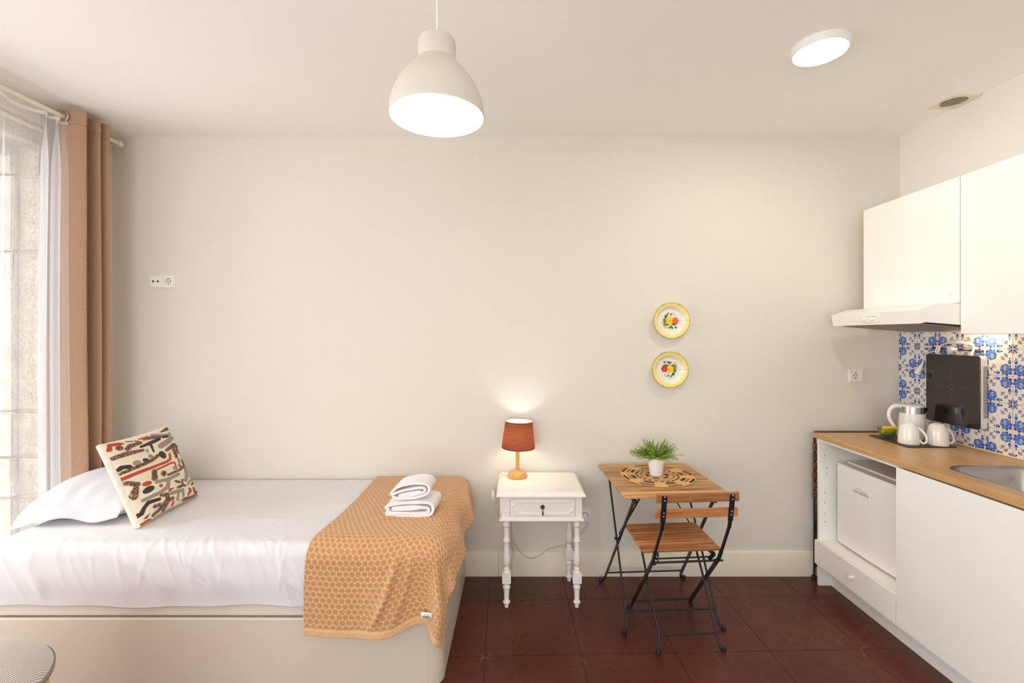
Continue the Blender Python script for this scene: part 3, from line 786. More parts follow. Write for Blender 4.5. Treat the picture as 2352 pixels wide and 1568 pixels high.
tag(o, 'smaller white rolled-up terry towel lying on top of the larger towel', 'towel')

# ------------------------------------------------------------------ curtain, sheer and rod
rod = thing('curtain_rod', 'cream curtain rod below the ceiling along the window wall', 'curtain rod', (-2.412, 2.0, 2.652))
ro = rod.location
part('rod_pole', MB().tube([(-2.412, .9, 2.652), (-2.412, 2.79, 2.652)], .011, 14), M_base, rod, off=ro)
part('rod_bracket', MB().tube([(-2.412, 2.79, 2.652), (-2.412, 2.815, 2.652)], .019, 14).box(-2.51, -2.405, 2.795, 2.81, 2.644, 2.660).box(-2.51, -2.50, 2.78, 2.825, 2.63, 2.675), M_base, rod, off=ro, bev=.002)
# brown curtain: pleats
cpts = [(-2.432, 2.452), (-2.398, 2.462), (-2.345, 2.484), (-2.328, 2.502), (-2.36, 2.522), (-2.45, 2.536), (-2.458, 2.550), (-2.40, 2.566), (-2.342, 2.582), (-2.338, 2.596), (-2.39, 2.606), (-2.42, 2.612), (-2.37, 2.624), (-2.338, 2.640), (-2.342, 2.656), (-2.42, 2.668), (-2.46, 2.69)]
def cat(pts, k=7):
    p = [pts[0]]+list(pts)+[pts[-1]]; o_ = []
    for i in range(1, len(p)-2):
        for t in np.linspace(0, 1, k)[:-1]:
            p0, p1, p2, p3 = [np.array(q, float) for q in p[i-1:i+3]]
            o_.append(.5*((2*p1)+(-p0+p2)*t+(2*p0-5*p1+4*p2-p3)*t*t+(-p0+3*p1-3*p2+p3)*t**3))
    o_.append(np.array(pts[-1], float)); return np.array(o_)
cs = cat(cpts)
zs = np.linspace(2.692, .10, 60); rows = []
for z in zs:
    t = (2.69-z)/2.6
    wob = .006*np.sin(z*3.1+cs[:, 1]*30)*t
    rows.append(np.stack([cs[:, 0]+wob+.004*t, cs[:, 1]+.010*t*np.sin(z*1.7)*.4+(cs[:, 1]-2.452)*.06*t, np.full(len(cs), z)], -1))
cu = part('brown_curtain', MB().grid(np.array(rows)), M_curt, recalc=False)
tag(cu, 'dusty brown woven eyelet curtain gathered in the left corner', 'curtain')
cu.modifiers.new('solid', 'SOLIDIFY').thickness = .003
ring = MB()
cur = [(-2.412+.029*math.cos(a), 2.4545, 2.652+.029*math.sin(a)) for a in [2*PI*k/28 for k in range(28)]]
ring.tube(cur, .0055, 8, closed=True); part('eyelet', ring, M_steel, cu, label='steel eyelet ring on the rod')
part('top_hem', MB().grid(np.array([np.stack([cs[:, 0]+.0035, cs[:, 1]-.002, np.full(len(cs), z)], -1) for z in (2.693, 2.62)])), M_curt, cu, recalc=False)

def sheer_mat(name, col, alpha):
    m = bpy.data.materials.new(name); T = NT(m)
    tr = T.n('ShaderNodeBsdfTransparent'); tl = T.n('ShaderNodeBsdfTranslucent'); df = T.n('ShaderNodeBsdfDiffuse')
    for x in (tl, df): x.inputs[0].default_value = (*lin(col), 1)
    m1 = T.n('ShaderNodeMixShader'); m1.inputs[0].default_value = .5; T.l(tl.outputs[0], m1.inputs[1]); T.l(df.outputs[0], m1.inputs[2])
    m2 = T.n('ShaderNodeMixShader'); T.l(tr.outputs[0], m2.inputs[1]); T.l(m1.outputs[0], m2.inputs[2])
    v = T.obj((1, 1, .05)); T.l(T.ramp(T.noise(v, 60, 1), [(.3, (alpha*.93,)*3), (.7, (alpha*1.05,)*3)]), m2.inputs[0])
    T.l(m2.outputs[0], T.out.inputs['Surface']); return m
M_sheer = sheer_mat('voile', (252, 251, 252), .27)
M_sheer2 = sheer_mat('voile_tape', (252, 250, 250), .8)
ys = np.linspace(2.468, 1.05, 420); ph = (2.47-ys)
frq = 2*PI*(ph*9+.9*np.sin(ph*7)+.5*np.sin(ph*17))
amp = .018+.012*np.sin(ph*9+1)
xs0 = -2.412+amp*np.sin(frq)
rows = []
zs = np.linspace(2.645, .08, 50)
for z in zs:
    t = (2.645-z)/2.5
    pin = .35+.65*sm(np.array(t), 0, .12)
    yy = ys+.011*pin*np.sin(2*frq+.6)-.03*t*np.sin(ph*6+.5)*(ph > .02)-.035*t*np.exp(-ph*4)*0
    rows.append(np.stack([-2.412+(xs0+2.412)*pin+.012*t*np.sin(z*2+ph*9), yy, np.full(len(ys), z)+.0*ph], -1))
shr = part('sheer_curtain', MB().grid(np.array(rows)), M_sheer, recalc=False)
tag(shr, 'white translucent voile curtain hanging in front of the bright window', 'curtain')
rows = []
for z in (2.623, 2.606):
    rows.append(np.stack([-2.412+(xs0+2.412)*.75+.004, ys, z+.006*np.sin(ph*22)], -1))
part('header_tape', MB().grid(np.array(rows)), M_sheer2, shr, recalc=False, label='bright white gathering tape')

# ------------------------------------------------------------------ wall sockets
def schuko(mb_dark, parent, cx, cz, yface, off):
    part('socket_well', MB().lathe([(.0215, 0), (.0205, .0005), (.0195, .012), (.0001, .012)], (cx, yface-.0005, cz), 32, 'y', cap=(False, False)), M_plastic, parent, off=off)
    part('socket_ring', MB().lathe([(.0205, .001), (.0205, -.0012), (.0225, -.0012), (.0235, .001)], (cx, yface-.0004, cz), 32, 'y', cap=(False, False)), M_plastic, parent, off=off)
    for dx in (-.0095, .0095):
        part('pin_hole', MB().lathe([(.0027, 0), (.0027, .001)], (cx+dx, yface+.0095, cz), 12, 'y'), M_dark, parent, off=off)
    part('earth_clip', MB().box(cx-.004, cx+.004, yface+.002, yface+.010, cz+.0165, cz+.0192), M_brass, parent, off=off); part('earth_clip', MB().box(cx-.004, cx+.004, yface+.002, yface+.010, cz-.0192, cz-.0165), M_brass, parent, off=off)
def plate_ring(x0, x1, z0, z1, y0, y1, holes):
    """face plate with square border and round wells cut out (bmesh boolean free: four bands round each hole)"""
    m = MB()
    # border prism
    m.prism(rrect(x0, x1, z0, z1, .004), y0+.004, y1, 'y')
    return m
def holed_face(cx, cz, hw, r, y0, y1, n=32):
    m = MB(); vs = []; inner = []; outer = []
    for k in range(n):
        a = 2*PI*(k+.5)/n; c, s_ = math.cos(a), math.sin(a); inner.append((cx+r*c, cz+r*s_))
        t = hw/max(abs(c), abs(s_)); outer.append((cx+t*c, cz+t*s_))
    vs = [(x, y0, z) for x, z in inner]+[(x, y0, z) for x, z in outer]+[(x, y1, z) for x, z in outer]+[(x, y1, z) for x, z in inner]
    fs = []
    for k in range(n):
        j = (k+1) % n
        fs += [(k, j, n+j, n+k), (n+k, n+j, 2*n+j, 2*n+k), (3*n+k, 3*n+j, j, k)]
    return m.add(vs, fs)
def border(x0, x1, z0, z1, w_, y0, y1):
    m = MB(); a = [(x0, z0), (x1, z0), (x1, z1), (x0, z1)]; b = [(x0+w_, z0+w_), (x1-w_, z0+w_), (x1-w_, z1-w_), (x0+w_, z1-w_)]
    vs = [(x, y1, z) for x, z in a]+[(x+(.002 if x == x0 else -.002), y0, z+(.002 if z == z0 else -.002)) for x, z in a]+[(x, y0, z) for x, z in b]+[(x, y1, z) for x, z in b]
    fs = []
    for k in range(4):
        j = (k+1) % 4; fs += [(k, j, 4+j, 4+k), (4+k, 4+j, 8+j, 8+k), (8+k, 8+j, 12+j, 12+k)]
    return m.add(vs, fs)
def socket(cx, cz, label, double=False):
    L = (cx, YB, cz); t = thing('wall_socket', label, 'socket', L)
    y0, y1 = YB-.011, YB-.0005
    if double:
        part('frame', border(cx-.0785, cx+.0785, cz-.04, cz+.04, .0075, y0-.001, y1), M_plastic, t, off=L)
        part('television_face', MB().box(cx-.0705, cx-.0008, y0, y1, cz-.032, cz+.032), M_plastic, t, off=L, bev=.001)
        for dx in (-.056, -.0265):
            part('coaxial_jack', MB().lathe([(.0065, .0), (.0065, -.0012), (.0048, -.0014), (.0046, .0005)], (cx+dx, y0, cz), 20, 'y', cap=(False, False)), M_steel, t, off=L)
            part('jack_hole', MB().lathe([(.0046, 0), (.0046, -.0004)], (cx+dx, y0, cz), 16, 'y'), M_dark, t, off=L)
        part('centre_screw', MB().lathe([(.002, 0), (.002, -.0008)], (cx-.041, y0, cz), 10, 'y'), M_steel, t, off=L)
        part('socket_face', holed_face(cx+.0355, cz, .0345, .0215, y0, y1), M_plastic, t, off=L)
        schuko(None, t, cx+.0355, cz, y0, L)
    else:
        part('frame', border(cx-.0405, cx+.0405, cz-.0405, cz+.0405, .008, y0-.001, y1), M_plastic, t, off=L)
        part('socket_face', holed_face(cx, cz, .0322, .0215, y0, y1), M_plastic, t, off=L)
        schuko(None, t, cx, cz, y0, L)
    return t
socket(-2.192, 1.824, 'white double wall plate with two aerial jacks and one socket, above the bed head', True)
socket(2.098, 1.241, 'single white wall socket on the back wall left of the tiled splashback')
socket(.4195, .379, 'single white wall socket low beside the nightstand, with a plug in it')

# ------------------------------------------------------------------ wall plates
def plate(cx, cz, label, red_c, spin):
    L = (cx, YB-.035, cz); t = thing('wall_plate', label, 'plate', L, group=None)
    R_ = .110; nr, na_ = 46, 120
    rr_ = np.linspace(0, 1, nr); th_ = np.linspace(0, 2*PI, na_)
    Rm, Th = np.meshgrid(rr_, th_, indexing='ij')
    depth = .020*(1-sm(Rm, .62, .88))-.004*sm(Rm, .9, 1.0)
    X_ = R_*Rm*np.cos(Th); Z_ = R_*Rm*np.sin(Th); Y_ = depth
    P = np.stack([X_, Y_, Z_], -1)
    col = np.empty(Rm.shape+(3,)); white = lin_np((240, 235, 222)); yl = lin_np((246, 226, 108))
    f = sm(Rm, .70, .93)[..., None]; col[:] = white*(1-f)+yl*f
    col[Rm > .985] = lin_np((60, 40, 30))
    o_ = part('plate_dish', MB().grid(P), M_plate, t, recalc=True); paint(o_, col.reshape(-1, 3))
    so = o_.modifiers.new('solid', 'SOLIDIFY'); so.thickness = .0022; so.offset = 1 if False else -1
    # flat flower print: dense disc just above the enamel
    n_ = 150; gg = np.linspace(-1, 1, n_); U_, V_ = np.meshgrid(gg, gg, indexing='ij')
    RR = .062
    base_c = white; pc_ = np.empty((n_, n_, 3)); pc_[:] = base_c; ink = np.zeros((n_, n_), bool)
    c_, s_ = math.cos(spin), math.sin(spin); u = U_*c_+V_*s_; v = -U_*s_+V_*c_
    def put(mk, c): pc_[mk] = lin_np(c); ink[mk] = True
    def leaf(x, y, a, L_, w_, c):
        p = (u-x)*math.cos(a)+(v-y)*math.sin(a); q = -(u-x)*math.sin(a)+(v-y)*math.cos(a)
        tt = np.clip(p/L_, 0, 1); put((p > 0) & (p < L_) & (np.abs(q) < w_*np.sin(PI*tt**.8)), c)
    def flower(x, y, r, n_p, c, cc_):
        dd_ = np.hypot(u-x, v-y); aa_ = np.arctan2(v-y, u-x); put(dd_ < r*(.72+.30*np.abs(np.cos(n_p*aa_/2))), c); put(dd_ < r*.2, cc_)
    gr = (70, 140, 50); dg = (36, 110, 30); lg = (130, 180, 120)
    leaf(-.45, .42, 1.0, .55, .09, lg); leaf(-.38, .42, 1.15, .5, .05, gr)
    leaf(-.62, -.62, 1.5, .75, .13, (110, 160, 100)); leaf(-.75, .0, .3, .45, .2, gr); leaf(-.6, .32, .6, .35, .15, dg)
    leaf(-.5, -.5, .9, .5, .2, dg); leaf(.12, -.3, -.1, .5, .16, dg); leaf(.5, -.4, .9, .4, .08, gr); leaf(-.1, -.62, .5, .35, .07, gr)
    leaf(-.25, -.7, .0, .5, .09, gr); leaf(.1, -.6, -1.0, .3, .08, dg); leaf(.45, -.55, -1.1, .3, .12, (80, 140, 100)); leaf(.0, .75, -1.0, .3, .05, dg)
    put(np.hypot(u-.02, v-.62) < .11, (80, 150, 40)); put(np.hypot(u-.02, v-.62) < .045, (190, 225, 130))
    dq = np.hypot(u-.2, v-.5); put((dq < .24) & (dq > .215) & (v > .45), (110, 130, 80))
    flower(-.1, -.02, .43, 5, (246, 200, 40), (238, 150, 70)); flower(.46, .0, .34, 6, red_c, (250, 140, 60)); flower(-.46, -.62, .16, 5, (246, 196, 40), (236, 130, 40))
    put(np.hypot(u+.8, v+.18) < .045, (220, 150, 130))
    P = np.stack([U_*RR, np.full_like(U_, .0165), V_*RR], -1)
    m_ = MB(); idm = -np.ones((n_, n_), int); vs = []; cs_ = []
    for i in range(n_-1):
        for j in range(n_-1):
            if ink[i, j]:
                q = []
                for a_i, b_j in ((i, j), (i+1, j), (i+1, j+1), (i, j+1)):
                    if idm[a_i, b_j] < 0: idm[a_i, b_j] = len(vs); vs.append(P[a_i, b_j]); cs_.append(pc_[a_i, b_j] if ink[a_i, b_j] else pc_[i, j])
                    q.append(idm[a_i, b_j])
                m_.f.append(tuple(q)); m_.sm.append(False)
    m_.v = [tuple(p) for p in vs]
    o_ = part('flower_print', m_, M_plate, t, recalc=False, label='printed flowers and leaves'); paint(o_, np.array(cs_))
    for a in (62, 118, 245, 292):
        r_a = math.radians(a+(2 if spin else 0)); ca_, sa_ = math.cos(r_a), math.sin(r_a)
        part('plate_hook', MB().tube([(ca_*.098, .002, sa_*.098), (ca_*.106, -.006, sa_*.106), (ca_*.112, -.004, sa_*.112), (ca_*.112, .004, sa_*.112), (ca_*.09, .030, sa_*.09)], .0009, 6), M_brass, t)
    return t
M_plate = vcol_mat('enamel', .22, .5, coat=.5)
plate(.948, 1.581, 'upper yellow-rimmed enamel wall plate, printed with an orange and a yellow flower', (250, 90, 20), 0)
plate(.9385, 1.280, 'lower yellow-rimmed enamel wall plate, printed with a red and a yellow flower', (220, 30, 24), PI*.97)

# ------------------------------------------------------------------ nightstand
NL = (.128, 2.66, 0); nst = thing('nightstand', 'small white painted nightstand with one drawer and turned legs', 'nightstand', NL)
NT_ = .648
tp = [(-.110, .365), (2.470, 2.842)]
def top_ring(i, z): 
    x0, x1 = -.110+i, .370-i; y0, y1 = 2.468+i, 2.845
    return [(x0, y0, z), (x1, y0, z), (x1, y1, z), (x0, y1, z)]
rings = [top_ring(.012, NT_-.026), top_ring(.0, NT_-.022), top_ring(.0, NT_-.017), top_ring(.006, NT_-.008), top_ring(.016, NT_-.003), top_ring(.019, NT_)]
m = MB(); vs = [p for r in rings for p in r]; fs = [(0, 1, 2, 3), tuple(20+i for i in range(4))]
for i in range(5):
    for j in range(4): fs.append((i*4+j, i*4+(j+1) % 4, (i+1)*4+(j+1) % 4, (i+1)*4+j))
part('tabletop', m.add(vs, fs), M_night, nst, off=NL, bev=.0012)
cy0 = 2.500; cx0, cx1 = -.082, .352; cz0, cz1 = .500, NT_-.026
dx0, dx1, dz0, dz1 = -.036, .316, .512, .604
part('case', MB().box(cx0, dx0-.0015, cy0, cy0+.02, cz0, cz1).box(dx1+.0015, cx1, cy0, cy0+.02, cz0, cz1).box(dx0-.0015, dx1+.0015, cy0, cy0+.02, dz1+.0015, cz1).box(dx0-.0015, dx1+.0015, cy0, cy0+.02, cz0, dz0-.0015)
     .box(cx0, cx0+.018, cy0+.0202, 2.835, cz0, cz1).box(cx1-.018, cx1, cy0+.0202, 2.835, cz0, cz1).box(cx0+.0182, cx1-.0182, 2.817, 2.835, cz0, cz1), M_night, nst, off=NL)
part('side_moulding', MB().prism([(2.520, .515), (2.82, .515), (2.82, .605), (2.520, .605)], cx0-.010, cx0, 'x'), M_night, nst, off=NL, bev=.006)
part('bottom_ledge', MB().prism([(cx0-.012, cy0-.012), (cx1+.012, cy0-.012), (cx1+.012, 2.84), (cx0-.012, 2.84)], .487, .4995), M_night, nst, off=NL, bev=.004, seg=3)
dr = part('drawer', MB().box(dx0, dx1, cy0-.001, cy0+.30, dz0, dz1), M_night, nst, off=NL, bev=.001)
# raised moulding with lobed ends
mx0, mx1, mz0, mz1 = -.006, .287, .526, .590; mc = (mz0+mz1)/2
path = [(mx0, mz1), (mx1, mz1), (mx1, mc+.018)]
path += [(mx1+.004+.0165*math.cos(a), mc+.0165*math.sin(a)) for a in [PI*.42-PI*.84*k/12 for k in range(13)]]
path += [(mx1, mc-.018), (mx1, mz0), (mx0, mz0), (mx0, mc-.018)]
path += [(mx0-.004-.0165*math.cos(a), mc-.0165*math.sin(a)) for a in [PI*.42-PI*.84*k/12 for k in range(13)]]
path += [(mx0, mc+.018)]
part('drawer_moulding', MB().tube([(x-NL[0], cy0-.002-NL[1], z) for x, z in path], .0042, 8, closed=True), M_night, dr)
px_ = (1246-1187)/424.0
part('drawer_pull', MB().lathe([(.0001, -.012), (.005, -.011), (.0085, -.006), (.012, -.003), (.0122, 0)], (px_-NL[0], cy0-.001-NL[1], .563), 24, 'y')
     .tube([(px_-NL[0], cy0-.013-NL[1], .562), (px_+.001-NL[0], cy0-.014-NL[1], .545)], .0022, 8)
     .lathe([(.002, 0), (.0035, -.006), (.0042, -.014), (.0055, -.020), (.003, -.024), (.0001, -.025)], (px_+.001-NL[0], cy0-.014-NL[1], .546), 12), M_brass, dr, label='brass drop pull')
legp = [(890,20),(905,16),(912,19),(925,26),(938,26),(948,18),(1000,19),(1030,21),(1036,26),(1044,26),(1050,18),(1070,17),(1095,18),(1120,21),(1150,25),(1180,26),(1200,23),(1208,17),(1216,14),(1222,19),(1230,21),(1236,17),(1241,22),(1252,24)]
legp2 = [(1320,24),(1326,22),(1335,17),(1342,22),(1350,26),(1358,26),(1364,20),(1370,20),(1400,18.5),(1440,16),(1446,20),(1452,25),(1460,24),(1466,15),(1490,13)]
def zl(y): return (1.49-((900+y/3.0156)-770)/418.0)*.487/.4735 if y < 1000 else 1.49-((900+y/3.0156)-770)/418.0
kk = 1/3.0156/418.0
def zleg(y):  # drawing units to height, 890 -> .487, 1490 -> 0
    return .487*(1490-y)/600.0
k2 = .487/600
for lx, ly in ((-.056, 2.540), (.330, 2.540), (-.056, 2.812), (.318, 2.812)):
    m = MB().lathe([(h*k2, zleg(y)) for y, h in legp][::-1], (lx, ly, 0), 24)
    m.box(lx-.0235, lx+.0235, ly-.0235, ly+.0235, zleg(1320), zleg(1252))
    m.lathe([(h*k2, zleg(y)) for y, h in legp2][::-1], (lx, ly, 0), 24)
    m.v = [tuple(v) for v in m.v]
    part('leg', m, M_night, nst, off=NL)

# ------------------------------------------------------------------ table lamp
LL = (.004, 2.752, NT_); lamp = thing('table_lamp', 'small table lamp with a rust red shade and pale wooden foot, lit', 'lamp', LL)
part('base', MB().lathe([(.0001, 0), (.054, 0), (.058, .004), (.0588, .011), (.0555, .0145), (.0560, .0185), (.052, .024), (.044, .031), (.034, .038), (.022, .043), (.0125, .047), (.0108, .056)], (0, 0, 0), 40), M_lampwood, lamp)
part('stem', MB().lathe([(.0105, .054), (.0108, .09), (.0125, .15), (.0145, .19), (.0158, .200), (.0001, .200)], (0, 0, 0), 28), M_lampwood, lamp)
def shade_mat():
    m = bpy.data.materials.new('rust_linen_shade'); T = NT(m)
    df = T.n('ShaderNodeBsdfDiffuse'); tl = T.n('ShaderNodeBsdfTranslucent'); mx = T.n('ShaderNodeMixShader'); mx.inputs[0].default_value = .55
    v = T.obj((4, 4, 130)); f = T.noise(v, 3, 4, .7)
    T.l(T.ramp(f, [(.3, lin((88, 46, 40))), (.7, lin((112, 64, 54)))]), df.inputs[0])
    T.l(T.ramp(f, [(.3, lin((170, 96, 72))), (.7, lin((214, 140, 106)))]), tl.inputs[0])
    T.l(df.outputs[0], mx.inputs[1]); T.l(tl.outputs[0], mx.inputs[2]); T.l(mx.outputs[0], T.out.inputs['Surface']); return m
shd = part('lamp_shade', MB().lathe([(.0985, .176), (.0985, .180), (.0815, .328), (.0815, .332)], (0, 0, 0), 56, cap=(False, False)), shade_mat(), lamp, recalc=False)
shd.rotation_euler = (0, math.radians(1.5), 0)
M_trim = mat('rust_trim', (120, 52, 42), .8)
part('shade_hem', MB().lathe([(.0990, .175), (.0996, .177), (.0990, .181)], (0, 0, 0), 56, cap=(False, False)), M_trim, shd); part('shade_hem', MB().lathe([(.0818, .328), (.0824, .331), (.0815, .334)], (0, 0, 0), 56, cap=(False, False)), M_trim, shd)
li = part('shade_lining', MB().lathe([(.0970, .180), (.0803, .3325)], (0, 0, 0), 56, cap=(False, False)), None, shd, recalc=False)
def lining():
    m = bpy.data.materials.new('white_shade_lining'); T = NT(m)
    df = T.n('ShaderNodeBsdfDiffuse'); tl = T.n('ShaderNodeBsdfTranslucent'); mx = T.n('ShaderNodeMixShader'); mx.inputs[0].default_value = .35
    df.inputs[0].default_value = (.9, .85, .76, 1); tl.inputs[0].default_value = (.95, .85, .7, 1)
    T.l(df.outputs[0], mx.inputs[1]); T.l(tl.outputs[0], mx.inputs[2]); T.l(mx.outputs[0], T.out.inputs['Surface']); return m
li.data.materials.append(lining())
part('bulb', MB().lathe([(.0001, .286), (.010, .284), (.018, .276), (.021, .264), (.018, .250), (.012, .236), (.012, .205), (.0001, .205)], (0, 0, 0), 24), M_bulb, lamp, label='glowing bulb')
lb = spotlight('table_lamp_light', (LL[0], LL[1], LL[2]+.262), 13, (1, .84, .64), .022); lb.parent = lamp; lb.location = (0, 0, .262)
bpy.data.objects['bulb'].visible_shadow = True
# flex with in-line switch, runs to the low socket
cord = [(LL[0]-.056, 2.760, NT_+.005), (-.06, 2.775, NT_+.004), (-.105, 2.775, NT_+.003), (-.125, 2.765, NT_-.02), (-.140, 2.755, .58), (-.142, 2.75, .52), (-.13, 2.75, .47), (-.112, 2.76, .42), (-.09, 2.80, .36), (-.06, 2.85, .30), (-.03, 2.855, .235), (.02, 2.855, .155), (.08, 2.845, .118), (.14, 2.845, .135), (.19, 2.845, .170), (.25, 2.845, .185), (.31, 2.845, .205), (.36, 2.845, .24), (.41, 2.845, .285), (.432, 2.84, .32), (.428, 2.835, .350)]
cpt = [tuple(p) for p in cat([np.array(p) for p in cord], 5)]
co = part('lamp_cord', MB().tube([(p[0]-LL[0], p[1]-LL[1], p[2]-LL[2]) for p in cpt], .0023, 7), M_beigecable, lamp, label='thin beige flex')
part('cord_switch', MB().tube([(p[0]-LL[0], p[1]-LL[1], p[2]-LL[2]) for p in [(-.141, 2.752, .565), (-.142, 2.751, .55), (-.141, 2.75, .525), (-.136, 2.75, .505)]], [.006, .011, .011, .006], 12), M_plastic, co, label='white in-line switch')
part('plug', MB().tube([(p[0]-LL[0], p[1]-LL[1], p[2]-LL[2]) for p in [(.4195, 2.862, .379), (.4195, 2.846, .379), (.421, 2.838, .372), (.427, 2.834, .352)]], [.0175, .017, .011, .004], 16), M_plastic, co)

# ------------------------------------------------------------------ slatted folding table
TL = (.779, 2.554, 0); tb_ = thing('folding_table', 'small square acacia slat folding table with black steel scissor legs by the back wall', 'table', TL, .06)
TH = .706
w_s = .0690; pitch = .0815
for k in range(7):
    y0 = -.2835+k*pitch
    part('slat', MB().box(-.270, .270, y0, y0+w_s, TH-.016, TH), M_slatT, tb_, bev=.004, seg=3)
for sx in (-1, 1):
    part('rail', MB().box(sx*.218-.010, sx*.218+.010, -.262, .262, TH-.030, TH-.0165), M_black, tb_)
    # pivot bracket
    part('bracket', MB().box(sx*.204-.004, sx*.204+.004, -.252, -.215, TH-.055, TH-.0305), M_black, tb_)
def foot(parent, x, y, dx, dy, r=.011):
    part('foot_cap', MB().prism([(x+dx*.016+r*1.15*math.cos(a), y+dy*.016+r*1.15*math.sin(a)) for a in [PI*2*k/8+.39 for k in range(8)]], .0, .021), M_cap, parent, bev=.003)
for sx in (-1, 1):
    # leg from the rear of the rail to the front foot (round rod)
    part('leg', MB().tube([(sx*.226, .195, TH-.022), (sx*.231, -.01, .36), (sx*.236, -.205, .04), (sx*.240, -.214, .020), (sx*.246, -.220, .011)], .0055, 10), M_black, tb_)
    foot(tb_, sx*.246, -.220, sx*.6, -.4)
    # flat bar from the front rail to the rear foot
    part('leg', MB().bar((sx*.206, -.232, TH-.034), (sx*.232, .245, .040), .018, .006, (0, 1, 0)).tube([(sx*.232, .245, .040), (sx*.236, .252, .018), (sx*.246, .256, .011)], .006, 8), M_black, tb_)
    foot(tb_, sx*.246, .257, sx*.7, .1)
    part('pivot_bolt', MB().tube([(sx*.212, .0, .375), (sx*.242, .0, .375)], .007, 10), M_black, tb_)
part('stretcher', MB().tube([(-.232, .235, .066), (.232, .235, .066)], .0048, 8), M_black, tb_)
part('stretcher', MB().tube([(-.233, -.185, .083), (.233, -.185, .083)], .0048, 8), M_black, tb_)
part('brace', MB().bar((-.135, -.16, TH-.020), (-.213, .01, .395), .014, .005, (0, 1, 0)), M_black, tb_)
part('brace', MB().tube([(.02, -.08, TH-.020), (.200, .01, .420)], .0032, 8), M_black, tb_)

# placemat
PL = (.783, 2.580, TH+.0005); nr, na_ = 70, 400
Rm, Th = np.meshgrid(np.linspace(0, 1, nr), np.linspace(0, 2*PI, na_), indexing='ij')
col = np.empty(Rm.shape+(3,)); straw = lin_np((224, 184, 126)); col[:] = straw
col *= (1+.16*(rng.random(Rm.shape)-.5))[..., None]
kb = lin_np((62, 56, 54)); rd = lin_np((186, 88, 56))
def band(r0, r1, nseg, duty, c, ph=0.):
    sg = ((Th/(2*PI)*nseg+ph) % 1) < duty; mk = (Rm > r0) & (Rm < r1) & sg; col[mk] = c*(1+.2*(rng.random(mk.sum())[:, None]-.5))
band(.90, .985, 8, .55, kb, .0); band(.79, .855, 8, .52, rd, .0); band(.66, .74, 8, .50, kb, .0); band(.535, .60, 22, .6, kb); band(.41, .475, 22, .6, rd, .3); band(.24, .33, 6, .62, kb, .2)
coil = np.abs(np.sin(Rm*PI*16)); Zr = .0025+.0022*coil+.0008*np.sin(Th*150+Rm*40)
edge = 1+.008*np.sin(Th*11)
X_ = .200*Rm*edge*np.cos(Th); Y_ = .200*Rm*edge*np.sin(Th)
pm_ = part('placemat', MB().grid(np.stack([X_, Y_, Zr], -1)), vcol_mat('woven_straw', .8, .2, bump=.6, bscale=500, bdist=.001), recalc=True)
paint(pm_, col.reshape(-1, 3)); pm_.location = PL
tag(pm_, 'round woven straw placemat with black and rust dashes on the slatted table', 'placemat')
sk = MB().lathe([(.198, 0), (.201, .002), (.199, .0042)], (0, 0, 0), 80, cap=(True, False)); part('edge_binding', sk, mat('straw_binding', (222, 172, 104), .8, var=.15, vscale=90, bump=.5), pm_)

# potted plant
PP = (.780, 2.588, TH+.0055); pot = thing('potted_plant', 'small bushy green artificial plant in a white pot on the woven placemat', 'plant', PP)
part('pot', MB().lathe([(.0001, 0), (.034, 0), (.0352, .003), (.0425, .074), (.0462, .0745), (.0475, .096), (.0455, .0985), (.0435, .096), (.042, .085), (.0001, .085)], (0, 0, 0), 40), M_pot, pot)
part('soil', MB().lathe([(.042, .086), (.02, .092), (.0001, .093)], (0, 0, 0), 20, cap=(False, False)), M_green2, pot)
st = MB(); lf = MB(); lf2 = MB()
pr = random.Random(11)
for k in range(118):
    az = pr.uniform(0, 2*PI); el = pr.uniform(.15, 1.55); L = pr.uniform(.085, .135)*(1-.12*math.sin(el))
    if k < 10: el = pr.uniform(.0, .25); L = pr.uniform(.11, .14)
    p = Vector((.02*math.cos(az), .02*math.sin(az), .088)); d_ = Vector((math.cos(az)*math.cos(el), math.sin(az)*math.cos(el), math.sin(el)+.15)).normalized()
    if el < .3: d_ = Vector((math.cos(az), math.sin(az), .55)).normalized()
    pts = [p.copy()]; nst_ = 11
    for i in range(nst_):
        d_ = (d_+Vector((pr.gauss(0, .07), pr.gauss(0, .07), -.055 if el < .9 else -.01))).normalized(); p = p+d_*L/nst_; pts.append(p.copy())
    st.tube(pts, .0007, 4, cap=False)
    for i in range(3, len(pts)):
        t = (pts[i]-pts[i-1]).normalized()
        for s_ in range(7):
            a = pr.uniform(0, 2*PI); q = t.orthogonal().normalized(); q = Matrix.Rotation(a, 3, t) @ q
            dl = (q*.8+t*.8).normalized(); Ll = pr.uniform(.006, .013)*(1.1 if i < 9 else .8); wd = Ll*.16
            b0 = pts[i]-t*pr.uniform(0, .01); sd = dl.cross(q).normalized() if dl.cross(q).length > 1e-4 else dl.orthogonal().normalized()
            tgt = lf if pr.random() < .62 else lf2
            tgt.add([b0, b0+dl*Ll*.5+sd*wd+q*.001, b0+dl*Ll, b0+dl*Ll*.5-sd*wd+q*.001], [(0, 1, 2, 3)])
o = part('stems', st, M_green2, pot, recalc=False); o['kind'] = 'stuff'
o = part('foliage', lf, M_green, pot, recalc=False); o['kind'] = 'stuff'
o = part('foliage', lf2, M_green2, pot, recalc=False); o['kind'] = 'stuff'

# ------------------------------------------------------------------ folding chair
CL = (.805, 2.355, 0); ch = thing('folding_chair', 'acacia slat folding chair with black steel frame tucked in at the slatted table', 'chair', CL, .075)
